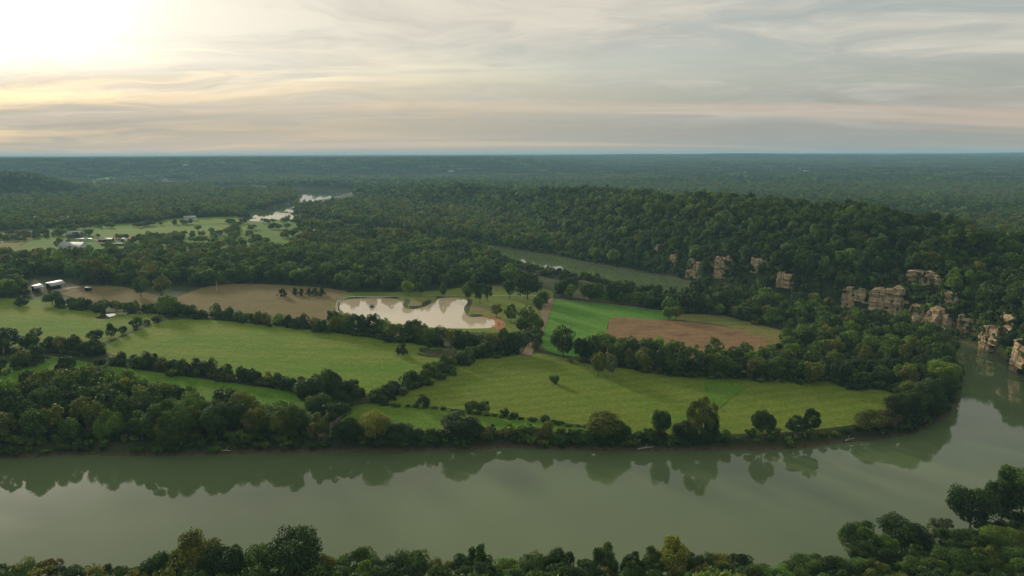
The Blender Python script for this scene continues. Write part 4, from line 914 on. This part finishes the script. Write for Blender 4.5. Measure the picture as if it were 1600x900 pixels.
# white hoop barn
x, y = site(193, 377); e = empty('hoop_barn', (x, y, hz(x, y)), R(12), label='white round-topped hoop barn in the bare paddock', cat='barn')
th = np.linspace(0, np.pi, 13); ring = np.column_stack([3.6 * np.cos(th), 3.9 * np.sin(th)]); v = np.array([(a, yy, b) for yy in (-5, 5) for a, b in ring]); f = np.array([(i, i + 1, 14 + i, 13 + i) for i in range(12)])
link('cover', mesh_np('cover', v, f, [MAT['white']], smooth_=True), e)
for yy in (-4.9, 4.9):
    bm = bmesh.new(); bm.faces.new([bm.verts.new((a, yy, b)) for a, b in ring * .985]); m_ = bpy.data.meshes.new('end_wall'); bm.to_mesh(m_); bm.free(); m_.materials.append(MAT['metal_roof'] if yy < 0 else MAT['white']); link('end_wall', m_, e)
box_part('door', e, (-1.3, -5.0, 0), (1.3, -4.93, 2.6), MAT['dark']); CLEAR.append((x, y, 9))
HOUSES = [(49, 346, 13, 9, 'white gabled house among trees beyond the road'), (100, 345, 16, 9, 'low pale house right of the white gabled house'), (297, 345, 18, 11, 'grey-roofed house by the far paddock'),
          (486, 368, 11, 8, 'white cabin deep in the floodplain wood'), (447, 312, 14, 10, 'tiny white cabin near the far river'), (705, 269.5, 26, 14, 'white building on the far escarpment slope'),
          (290, 260, 22, 14, 'pale speck of a house high on the far escarpment'), (1132, 267, 24, 14, 'white building in the far woods beyond the ridge'), (1168, 279, 30, 12, 'long pale roof beyond the middle of the ridge'),
          (1465, 263, 50, 16, 'long white sheds on the far right hills'), (1258, 270, 26, 14, 'pale farm roof left of the long white sheds'), (944, 259, 24, 14, 'pale roof far behind the middle of the ridge')]
for px, py, L, Wd, lab in HOUSES:
    hit = ray_ground(px, py, 800, 12000); x, y = (hit[0], hit[1]) if hit else site(px, py)
    far = math.hypot(x, y) > 2500
    barn('house', lab, 'house', px, py, L, Wd, 5 if far else 4.5, 10 if far else 8, R(8), MAT['gravel'] if far else MAT['white'], MAT['metal_roof'] if far else MAT['grey_roof'], ((0, 1.6, 2.4),), ((-L * .28, 1.6, 1.2, 1.6), (L * .28, 1.6, 1.2, 1.6)), xy=(x, y), clear=L * .6 + 14)
# radio mast on the far plateau
x, y = G(np.array(590.0), np.array(250.0), 60.0); x, y = x * 6500 / y, 6500.0; z = hz(x, y); e = empty('radio_mast', (x, y, z), label='thin radio mast on the horizon above the escarpment', cat='mast')
vv, ff = tube([(0, 0, -1), (0, 0, 20), (0, 0, 46)], [1.6, 1.2, .7], 8); link('mast_shaft', mesh_np('mast_shaft', vv, ff, [MAT['metal_roof']]), e)
vv, ff = tube([(0, 0, 38), (0, 0, 39.5), (0, 0, 43.5), (0, 0, 45)], [1.5, 3.4, 3.4, 1.2], 12); link('platform', mesh_np('platform', vv, ff, [MAT['white']]), e)
# utility pole in the stubble field
x, y = site(339, 458); e = empty('utility_pole', (x, y, hz(x, y)), R(20), label='wooden utility pole standing in the stubble field', cat='pole')
vv, ff = tube([(0, 0, -.5), (0, 0, 5), (0, 0, 9.6)], [.24, .21, .17], 8); link('pole_shaft', mesh_np('pole_shaft', vv, ff, [MAT['pale_bark']]), e)
box_part('crossarm', e, (-1.5, -.30, 8.5), (1.5, -.16, 8.75), MAT['wood'])
for k in (-1.3, 0, 1.3): vv, ff = tube([(k, -.23, 8.75), (k, -.23, 9.0), (k, -.23, 9.12)], [.07, .09, .04], 6); link('insulator', mesh_np('insulator', vv, ff, [MAT['glass']]), e)
# livestock trailer on the small stubble field
x, y = site(138, 455); e = empty('livestock_trailer', (x, y, hz(x, y)), R(-25), label='small dark livestock trailer with white roof on the stubble', cat='trailer')
box_part('body', e, (-2.6, -1.2, .7), (2.6, 1.2, 3.0), MAT['dark']); box_part('roof', e, (-2.75, -1.3, 3.0), (2.75, 1.3, 3.22), MAT['white']); box_part('drawbar', e, (2.6, -.1, .6), (4.3, .1, .8), MAT['metal_roof'])
for a in (-1.1, .2):
    for b in (-1.25, 1.25): vv, ff = tube([(a, b - .12, .42), (a, b, .42), (a, b + .12, .42)], [.42, .42, .42], 12); link('wheel', mesh_np('wheel', vv, ff, [MAT['dark']]), e)
# small floating duck house on the pond
x, y = site(581, 480, ZF - .7); e = empty('duck_raft', (x, y, ZF - .75), R(20), label='small dark raft with hut floating on the pond', cat='raft')
box_part('deck', e, (-1.8, -1.5, 0), (1.8, 1.5, .35), MAT['wood']); gable_walls(e, 2.2, 1.8, 1.1, 1.9, MAT['wood']).location = (0, 0, .35); gable_roof(e, 2.2, 1.8, 1.1, 1.9, .25, MAT['grey_roof']).location = (0, 0, .35)
box_part('doorway', e, (-.35, -.96, .4), (.35, -.88, 1.1), MAT['dark'])
# dead grey tree on the bank and driftwood
def branchy(seed, n, height_):
    g = np.random.default_rng(seed); parts = [tube([(0, 0, -.3), (.2, .1, height_ * .35), (.1, -.1, height_ * .6)], [.38, .28, .18], 7)]
    for _ in range(n):
        z0 = g.uniform(.2, .58) * height_; a = g.uniform(0, 6.28); l = g.uniform(.25, .48) * height_; dz = g.uniform(.35, .95); d = np.array([math.cos(a), math.sin(a), dz]); p0 = np.array([.15, 0, z0]); p1 = p0 + d * l * .5; p2 = p1 + (d + g.normal(size=3) * .3) * l * .5
        parts.append(tube([p0, p1, p2], [.13, .08, .03], 5))
        for _k in range(5): q = p0 + (p2 - p0) * g.uniform(.35, 1); r_ = q + (d + g.normal(size=3) * .6) * l * .35; parts.append(tube([q, (q + r_) / 2 + g.normal(size=3) * .1, r_], [.05, .035, .02], 4))
    return merge(parts)
x, y = off_river(np.array(site(512, 690)), 6)[0]; e = empty('dead_tree', (x, y, hz(x, y)), label='bare grey dead tree below the central grove', cat='tree')
vv, ff = branchy(5, 16, 9.5); link('trunk', mesh_np('dead_trunk', vv, ff, [MAT['dead']]), e)
for px, py, rz, L, lab in ((1010, 702, R(15), 7, 'pale fallen log on the bank below the olive tree'), (345, 716, R(-10), 5, 'grey driftwood log at the foot of the riverside wood'), (1330, 690, R(25), 5, 'pale log on the bare bank of the hay pasture'), (1540, 553, R(-35), 8, 'pale log on the shore under the cliffs')):
    x, y = off_river(np.array(site(px, py, 0.3)), .6)[0]; g = np.random.default_rng(int(px)); e = empty('driftwood_log', (x, y, max(.1, hz(x, y)) + .15), rz, label=lab, cat='log')
    vv, ff = merge([tube([(-L / 2, 0, 0), (0, .3, .12), (L / 2, -.1, .25)], [.34, .28, .14], 7), tube([(0, .3, .12), (.5, .9, .7), (.7, 1.4, 1.3)], [.13, .09, .04], 5), tube([(-1, .1, .05), (-1.4, -.6, .6), (-1.5, -1.0, 1.2)], [.11, .08, .03], 5)])
    link('trunk', mesh_np('log_trunk', vv, ff, [MAT['dead']]), e)

# ------------------------------------------------------------------ the rest of the woodland, one mass
def tree_mesh(tag, kd, nl, per, leaf, seed, k=4, limbs=2):
    v, f, vary, tv, tf = proto(kd, nl, per, leaf, seed, k, limbs)
    vv = np.vstack([v, tv]); ff = np.vstack([f, tf + len(v)]); mi = np.concatenate([np.zeros(len(f)), np.ones(len(tf))])
    me = mesh_np(tag, vv, ff, [MAT['leaf'], MAT['bark']], mi, vary=np.vstack([vary, np.ones((len(tv), 3))])); return me
lib = bpy.data.collections.new('woodland_shapes')
def lib_add(name, me): lib.objects.link(bpy.data.objects.new(name, me))
for i, kd in enumerate(['round', 'tall', 'wide', 'open', 'round', 'wide']): lib_add(f'a{i}', tree_mesh(f'wood_tree_{i}', kd, 22, 70, .062, 700 + i))
for i, kd in enumerate(['round', 'tall', 'wide', 'round']): lib_add(f'b{i}', tree_mesh(f'far_tree_{i}', kd, 13, 34, .105, 800 + i))
def patch(seed):
    g = np.random.default_rng(seed); V = []; Fc = []; A = []; o = 0
    for i in range(30):
        v, f, vary, L = make_crown(['round', 'wide'][i % 2], 7, 12, .24, seed * 50 + i)
        c = g.uniform(-.5, .5, 2) * 64; w = g.uniform(12, 17); hh = g.uniform(10, 15)
        V.append(v * np.array([w, w, hh]) + np.array([c[0], c[1], -1.0])); Fc.append(f + o); o += len(v); A.append(vary * g.uniform(.7, 1.3))
    return mesh_np('canopy', np.vstack(V), np.vstack(Fc), [MAT['leaf']], vary=np.vstack(A))
for i in range(4): lib_add(f'c{i}', patch(900 + i))
for i in range(2): lib_add(f'd{i}', tree_mesh(f'brush_{i}', 'shrub', 9, 60, .13, 950 + i))

def free_of(px, py, x, y, open_px=True):
    ok = np.ones(len(x), bool)
    d = sdist(x, y, RIVER)
    for f in FAR_RIVER: d = np.minimum(d, sdist(x, y, f))
    ok &= d > 3.0
    for p in PONDS: ok &= sdist(x, y, p) > 3.0
    for k, p in F.items(): ok &= ~inside(x, y, p)
    return ok
g3 = np.random.default_rng(12)
def cells(r0, r1, c):
    a = np.arange(-r1, r1, c); X, Y = np.meshgrid(a[np.abs(a) < r1 * .74], np.arange(0, r1, c)); X = X.ravel(); Y = Y.ravel()
    X = X + g3.uniform(-.46, .46, len(X)) * c; Y = Y + g3.uniform(-.46, .46, len(Y)) * c; r = np.hypot(X, Y)
    m = (r > r0) & (r <= r1) & (np.abs(np.degrees(np.arctan2(X, Y))) < 39.5); return X[m], Y[m]
WX, WY, WH, WW, WI, WT = [], [], [], [], [], []
def wood_tint(n, x, y):
    hh = height(x, y); low = sstep(14, 6, hh) * sstep(700, 1000, np.hypot(x, y))          # lighter willows and cottonwoods on the low ground, oaks and cedars on the bluff
    k = g3.uniform(size=n) * .8 + 0.24 * fbm(x, y, 160, 61, 2) + .34 * low - .06 * sstep(15, 30, hh) + .05
    pal = np.array([TINT['dark'], TINT['dark'], TINT['green'], TINT['green'], TINT['bright'], TINT['olive']]); q = np.clip((k * 6).astype(int), 0, 5)
    return pal[q] * g3.uniform(.82, 1.2, (n, 1)) * (1 + g3.normal(size=(n, 3)) * np.array([.05, .03, .05]))
IND = np.array(ALL_TREES)
Z_IND = [gp(p, ZF, 3) for p in ([(-90, 655), (-20, 640), (60, 618), (120, 600), (170, 606), (205, 636), (300, 648), (400, 660), (452, 672), (462, 702), (300, 709), (100, 708), (-90, 714)],
         [(1225, 545), (1235, 592), (1300, 603), (1395, 612), (1440, 612), (1478, 585), (1455, 552), (1420, 540), (1370, 525), (1300, 512), (1255, 515)])]
FAR_OPEN = [[(455, 296), (556, 297), (552, 314), (505, 324), (468, 324), (462, 306)], [(406, 329), (436, 328), (434, 338), (410, 340)], [(225, 284), (300, 283), (300, 293), (225, 293)], [(340, 290), (420, 290), (420, 299), (340, 298)], [(520, 284), (612, 286), (612, 294), (520, 293)]]
OPEN_PX = [[(775, 400), (850, 415), (940, 436), (1000, 452), (1110, 464), (1065, 482), (930, 470), (880, 462), (838, 452), (790, 434), (775, 414)], [(36, 434), (110, 432), (128, 452), (112, 480), (60, 480), (36, 472)], [(600, 640), (1010, 700), (1500, 705), (1500, 610), (1230, 600), (900, 560), (820, 545), (846, 465), (520, 455), (150, 445), (90, 450), (80, 476), (-80, 470), (-80, 650), (120, 590), (480, 640), (600, 700)]]
for r0, r1, c, hr, wr, base_i, ni in ((300, 1250, 8.2, (9, 14), (9, 13), 0, 6), (1250, 3000, 10.0, (9, 14), (11, 15), 6, 4)):
    x, y = cells(r0, r1, c); ok = free_of(None, None, x, y); fpx, fpy = P(x, y, np.full(len(x), ZF))
    for q in FAR_OPEN: ok &= ~inside(fpx, fpy, q)
    x = x[ok]; y = y[ok]
    z = height(x, y); px, py = P(x, y, z); gx2, gy2 = P(x, y, np.full(len(x), ZF))
    ok = np.ones(len(x), bool)
    for p in Z_IND: ok &= ~inside(x, y, p)
    for q in OPEN_PX: ok &= ~(inside(gx2, gy2, q) & (np.hypot(x, y) < 820))
    for b in BUT:                                                # bare rock and the scree at its foot carry no trees
        dx = x - b['x']; dy = y - b['y']; lat = np.abs(dx * b['t'][0] + dy * b['t'][1]); s_ = -(dx * b['n'][0] + dy * b['n'][1])
        ok &= ~((lat < b['w'] * .5) & (s_ > -17) & (s_ < 4.5))
    for a, b, r in CLEAR: ok &= (x - a) ** 2 + (y - b) ** 2 > r * r
    near_i = np.nonzero(np.hypot(x, y) < 800)[0]
    for a, b, r in ALL_TREES: ok[near_i] &= (x[near_i] - a) ** 2 + (y[near_i] - b) ** 2 > (r * .75) ** 2
    x = x[ok]; y = y[ok]; z = z[ok]; n = len(x)
    size = (1 + .25 * fbm(x, y, 70, 71, 2)) * np.exp(g3.normal(size=n) * .16)
    WX.append(x); WY.append(np.column_stack([y, z])); WH.append(g3.uniform(*hr, n) * size); WW.append(g3.uniform(*wr, n) * size)
    WI.append(base_i + g3.integers(0, ni, n)); WT.append(wood_tint(n, x, y))
for r0, r1, c in ((3000, 14000, 56.0),):
    x, y = cells(r0, r1, c); ok = free_of(None, None, x, y)
    for a, b, r in CLEAR: ok &= (x - a) ** 2 + (y - b) ** 2 > (r + 34) ** 2
    x = x[ok]; y = y[ok]; z = height(x, y); n = len(x)
    WX.append(x); WY.append(np.column_stack([y, z])); WH.append(g3.uniform(.9, 1.15, n)); WW.append(np.ones(n)); WI.append(10 + g3.integers(0, 4, n)); WT.append(wood_tint(n, x, y) * .95)
# brush along the water's edge, and small trees clinging to the steep foot of the bluff
L_ = np.linalg.norm(np.roll(RIVER, -1, 0) - RIVER, axis=1); bx_, by_ = [], []
for a_, b_, l_ in zip(RIVER, np.roll(RIVER, -1, 0), L_):
    if a_[1] < 210: continue
    m_ = int(l_ / 0.6); t_ = g3.uniform(size=m_)[:, None]; q_ = a_ + (b_ - a_) * t_; d_ = (b_ - a_) / (l_ + 1e-6); off = g3.uniform(-9, 9, m_)[:, None]
    q_ = q_ + np.array([-d_[1], d_[0]]) * off; bx_.append(q_[:, 0]); by_.append(q_[:, 1])
x = np.concatenate(bx_); y = np.concatenate(by_); d_ = sdist(x, y, RIVER); px, py = P(x, y, np.full(len(x), 1.0))
keep = (d_ > 0.9) & (d_ < 8.5) & ~((px > 1140) & (px < 1375) & (py > 660) & (g3.uniform(size=len(x)) < .72))
for b in BUT:
    lat = np.abs((x - b['x']) * b['t'][0] + (y - b['y']) * b['t'][1]); s_ = -((x - b['x']) * b['n'][0] + (y - b['y']) * b['n'][1]); keep &= ~((lat < b['w'] * .42) & (np.abs(s_) < 9))
for p in F.values(): keep &= ~inside(x, y, p)
x = x[keep]; y = y[keep]; n = len(x); sz = g3.uniform(1.4, 4.0, n) * (1 + .5 * fbm(x, y, 25, 81, 2)); sz = np.where((y < 420) & (x < 200), sz, sz * 1.3)
WX.append(x); WY.append(np.column_stack([y, height(x, y)])); WH.append(sz); WW.append(sz * g3.uniform(1.1, 1.6, n)); WI.append(14 + g3.integers(0, 2, n)); WT.append(wood_tint(n, x, y))
hd = np.array(HEDGE); hd = np.repeat(hd[hd[:, 2] > 5], 5, axis=0); n = len(hd); x = hd[:, 0] + g3.normal(size=n) * 3.0; y = hd[:, 1] + g3.normal(size=n) * 2.0; k_ = sdist(x, y, RIVER) > 1.5
for p in PONDS: k_ &= sdist(x, y, p) > 3.5
for p in [grow(POOL2, 5.0) - np.array([0, 9.0])]: k_ &= ~inside(x, y, p)
x = x[k_]; y = y[k_]; n = len(x); sz = g3.uniform(1.8, 4.4, n)
WX.append(x); WY.append(np.column_stack([y, height(x, y)])); WH.append(sz); WW.append(sz * g3.uniform(1.2, 1.7, n)); WI.append(14 + g3.integers(0, 2, n)); WT.append(wood_tint(n, x, y))
for zp in Z_IND:                                               # undergrowth beneath the two near woods
    zp = grow(zp, 3.0); lo_ = zp.min(0); hi_ = zp.max(0); n = int((hi_ - lo_).prod() / 16); x = g3.uniform(lo_[0], hi_[0], n); y = g3.uniform(lo_[1], hi_[1], n)
    k_ = inside(x, y, zp) & (sdist(x, y, RIVER) > 1.5); x = x[k_]; y = y[k_]; n = len(x); sz = g3.uniform(1.8, 4.5, n)
    WX.append(x); WY.append(np.column_stack([y, height(x, y)])); WH.append(sz); WW.append(sz * g3.uniform(1.1, 1.5, n)); WI.append(14 + g3.integers(0, 2, n)); WT.append(wood_tint(n, x, y))
x, y = cells(300, 1300, 4.2); m_ = (x > 60) & (y > 280); x = x[m_]; y = y[m_]; z = height(x, y)
sl2 = np.hypot(height(x + 2, y) - z, height(x, y + 2) - z) / 2; keep = (sl2 > .55) & (sdist(x, y, RIVER) > 2.0)
for b in BUT:
    lat = np.abs((x - b['x']) * b['t'][0] + (y - b['y']) * b['t'][1]); s_ = -((x - b['x']) * b['n'][0] + (y - b['y']) * b['n'][1])
    keep &= ~((lat < b['w'] * .5 - .5) & (s_ > -14) & (s_ < 4.0))
for p in list(F.values()) + PONDS: keep &= sdist(x, y, p) > 8
x = x[keep]; y = y[keep]; n = len(x); sz = g3.uniform(4.5, 9.5, n)
WX.append(x); WY.append(np.column_stack([y, z[keep]])); WH.append(sz); WW.append(sz * g3.uniform(.8, 1.15, n)); WI.append(g3.integers(0, 6, n)); WT.append(wood_tint(n, x, y))
# bushes at the foot, on the ledges and along the brow of each cliff
qx, qy, qz, qs = [], [], [], []
for b in BUT:
    nf = int(b['w'] * .36) + 2
    for lat, out, zf, sz in ((g3.uniform(-.62, .62, nf), g3.uniform(1.5, 7, nf), None, g3.uniform(2.0, 4.2, nf)), (g3.uniform(-.55, .55, nf * 2), g3.uniform(-6, .2, nf * 2), None, g3.uniform(3, 7, nf * 2)),
                             (np.where(g3.uniform(size=nf) < .5, -.5, .5) + g3.normal(size=nf) * .06, g3.uniform(-3, 2, nf), g3.uniform(0, .8, nf), g3.uniform(3, 6, nf)),
                             (g3.uniform(-.48, .48, nf), g3.uniform(1.0, 2.6, nf), g3.uniform(.08, .85, nf), g3.uniform(1.0, 2.8, nf))):
        x = b['x'] + b['t'][0] * lat * b['w'] + b['n'][0] * out; y = b['y'] + b['t'][1] * lat * b['w'] + b['n'][1] * out
        z = height(x, y) if zf is None else np.maximum(height(x, y), b['z'] + zf * b['h']) ; k = sdist(x, y, RIVER) > .5
        qx.append(x[k]); qy.append(y[k]); qz.append(z[k]); qs.append(sz[k])
x = np.concatenate(qx); y = np.concatenate(qy); z = np.concatenate(qz); sz = np.concatenate(qs); n = len(x)
WX.append(x); WY.append(np.column_stack([y, z])); WH.append(sz); WW.append(sz * g3.uniform(.9, 1.3, n)); WI.append(14 + g3.integers(0, 2, n)); WT.append(wood_tint(n, x, y))
# loose trees and tree lines over the far farmland
x, y = cells(850, 1700, 11.0); m_ = inside(x, y, F['farm_pasture_b']) & ~inside(x, y, F['farm_pasture_a']) & ~inside(x, y, F['farm_pasture_c']) & (fbm(x, y, 75, 91, 2) + .55 * (np.abs(fbm(x, y, 120, 95, 1)) < .06) > .24)
for a, b, r in CLEAR: m_ &= (x - a) ** 2 + (y - b * .985) ** 2 > (r + 14) ** 2
x = x[m_]; y = y[m_]; n = len(x); sz = g3.uniform(5, 10.5, n)
WX.append(x); WY.append(np.column_stack([y, height(x, y)])); WH.append(sz); WW.append(sz * g3.uniform(.9, 1.25, n)); WI.append(g3.integers(0, 6, n)); WT.append(wood_tint(n, x, y))
# tree lines between the far paddocks, and trees on the near shore of the upper river
for pts, sp, hr_ in (([(150, 372), (225, 376), (300, 378), (350, 381)], 9, (5, 9)), ([(60, 362), (150, 357), (260, 352), (345, 350), (450, 350)], 9, (6, 11)), ([(225, 392), (300, 390), (390, 382), (470, 366)], 8, (6, 11)),
                     ([(330, 372), (372, 362), (440, 358)], 9, (6, 10)), ([(200, 402), (300, 398), (400, 393)], 8, (5, 9)), ([(360, 385), (365, 365), (372, 352)], 9, (6, 10)), ([(765, 407), (800, 416), (850, 431), (905, 444)], 5, (4.5, 8))):
    p = smooth(G([a[0] for a in pts], [a[1] for a in pts]), 10, False); Lc = np.concatenate([[0], np.cumsum(np.linalg.norm(np.diff(p, axis=0), axis=1))]); n = int(Lc[-1] / sp); u = np.sort(g3.uniform(0, Lc[-1], n))
    q = off_river(np.column_stack([np.interp(u, Lc, p[:, 0]), np.interp(u, Lc, p[:, 1])]) + g3.normal(size=(n, 2)) * 2.5, 2.0); sz = g3.uniform(*hr_, n)
    WX.append(q[:, 0]); WY.append(np.column_stack([q[:, 1], height(q[:, 0], q[:, 1])])); WH.append(sz); WW.append(sz * g3.uniform(1.0, 1.4, n)); WI.append(g3.integers(0, 6, n)); WT.append(wood_tint(n, q[:, 0], q[:, 1]))
# trees dotted about the far farm
FARM = [(235, 375, 9), (275, 378, 13), (283, 379, 10), (68, 368, 10), (92, 389, 12), (140, 369, 9), (118, 372, 9), (112, 375, 8), (318, 380, 9), (335, 376, 10), (345, 390, 12), (352, 384, 10), (300, 372, 9), (310, 362, 9),
        (205, 382, 7), (250, 384, 7), (242, 383, 6), (258, 385, 7), (266, 384, 7), (275, 386, 7), (284, 385, 7), (292, 387, 7), (240, 378, 6), (252, 377, 7), (262, 378, 6), (298, 378, 7), (152, 397, 5), (308, 390, 7), (320, 392, 8),
        (20, 374, 6), (12, 373, 6), (38, 377, 6), (330, 366, 9), (370, 370, 10), (390, 372, 11), (400, 378, 11), (380, 384, 9)]
fx = np.array([G(np.array(float(a)), np.array(float(b))) for a, b, _ in FARM]); fh = np.array([h for _, _, h in FARM], float)
WX.append(fx[:, 0]); WY.append(np.column_stack([fx[:, 1], height(fx[:, 0], fx[:, 1])])); WH.append(fh * 1.1); WW.append(fh * 1.15); WI.append(g3.integers(0, 6, len(fh))); WT.append(wood_tint(len(fh), fx[:, 0], fx[:, 1]))
ea = np.array(EXTRA); WX.append(ea[:, 0]); WY.append(np.column_stack([ea[:, 1], height(ea[:, 0], ea[:, 1])])); WH.append(ea[:, 2]); WW.append(ea[:, 3]); WI.append(g3.integers(0, 6, len(ea))); WT.append(ea[:, 4:7])
WX = np.concatenate(WX); WY = np.vstack(WY); WH = np.concatenate(WH); WW = np.concatenate(WW); WI = np.concatenate(WI); WT = np.vstack(WT); n = len(WX)
me = bpy.data.meshes.new('woodland'); me.vertices.add(n)
me.vertices.foreach_set('co', np.column_stack([WX, WY[:, 0], WY[:, 1] - 0.2]).astype(np.float32).ravel())
def attr(name, typ, key, data): me.attributes.new(name, typ, 'POINT').data.foreach_set(key, data)
sc3 = np.column_stack([WW, WW, WH]); cidx = (WI >= 10) & (WI < 14); sc3[cidx] = np.column_stack([np.ones(cidx.sum()), np.ones(cidx.sum()), WH[cidx]])
attr('size', 'FLOAT_VECTOR', 'vector', sc3.astype(np.float32).ravel())
attr('turn', 'FLOAT_VECTOR', 'vector', np.column_stack([np.zeros(n), np.zeros(n), g3.uniform(0, 6.28, n)]).astype(np.float32).ravel())
attr('which', 'INT', 'value', WI.astype(np.int32)); attr('tint', 'FLOAT_COLOR', 'color', np.column_stack([np.clip(WT, .005, 1), np.ones(n)]).astype(np.float32).ravel())
wo = link('woodland', me, kind='stuff', label='dense dark green woodland covering bluff, flood plain and far hills', cat='woodland')
ng = bpy.data.node_groups.new('woodland', 'GeometryNodeTree')
ng.interface.new_socket('Geometry', in_out='INPUT', socket_type='NodeSocketGeometry'); ng.interface.new_socket('Geometry', in_out='OUTPUT', socket_type='NodeSocketGeometry')
N = ng.nodes; gi = N.new('NodeGroupInput'); go = N.new('NodeGroupOutput'); ci = N.new('GeometryNodeCollectionInfo'); ip = N.new('GeometryNodeInstanceOnPoints')
ci.inputs['Collection'].default_value = lib; ci.inputs['Separate Children'].default_value = True; ci.inputs['Reset Children'].default_value = True
def named(a, t): nd = N.new('GeometryNodeInputNamedAttribute'); nd.data_type = t; nd.inputs[0].default_value = a; return nd.outputs[0]
ng.links.new(gi.outputs[0], ip.inputs['Points']); ng.links.new(ci.outputs[0], ip.inputs['Instance']); ip.inputs['Pick Instance'].default_value = True
ng.links.new(named('which', 'INT'), ip.inputs['Instance Index']); ng.links.new(named('size', 'FLOAT_VECTOR'), ip.inputs['Scale'])
ng.links.new(named('turn', 'FLOAT_VECTOR'), ip.inputs['Rotation']); ng.links.new(ip.outputs[0], go.inputs[0])
md = wo.modifiers.new('trees', 'NODES'); md.node_group = ng
print('woodland instances', n, 'left wood', nw, 'bend wood', nw2, 'individuals', len(ALL_TREES))

# ------------------------------------------------------------------ haze: the summer air of the valley
hb = bmesh.new(); bmesh.ops.create_cube(hb, size=1.0); hm = bpy.data.meshes.new('haze'); hb.to_mesh(hm); hb.free()
ho = link('haze', hm, kind='stuff', label='thin blue summer haze over the valley')
ho.scale = (50000, 50000, 148.0); ho.location = (0, 0, 66.0)
m, nn, out = material('haze air'); vol = nn.new('ShaderNodeVolumePrincipled'); vol.inputs['Color'].default_value = (0.43, 0.75, 1.0, 1)
vol.inputs['Density'].default_value = 0.86e-4; vol.inputs['Anisotropy'].default_value = 0.0; nn.l.new(vol.outputs[0], out.inputs['Volume']); hm.materials.append(m)
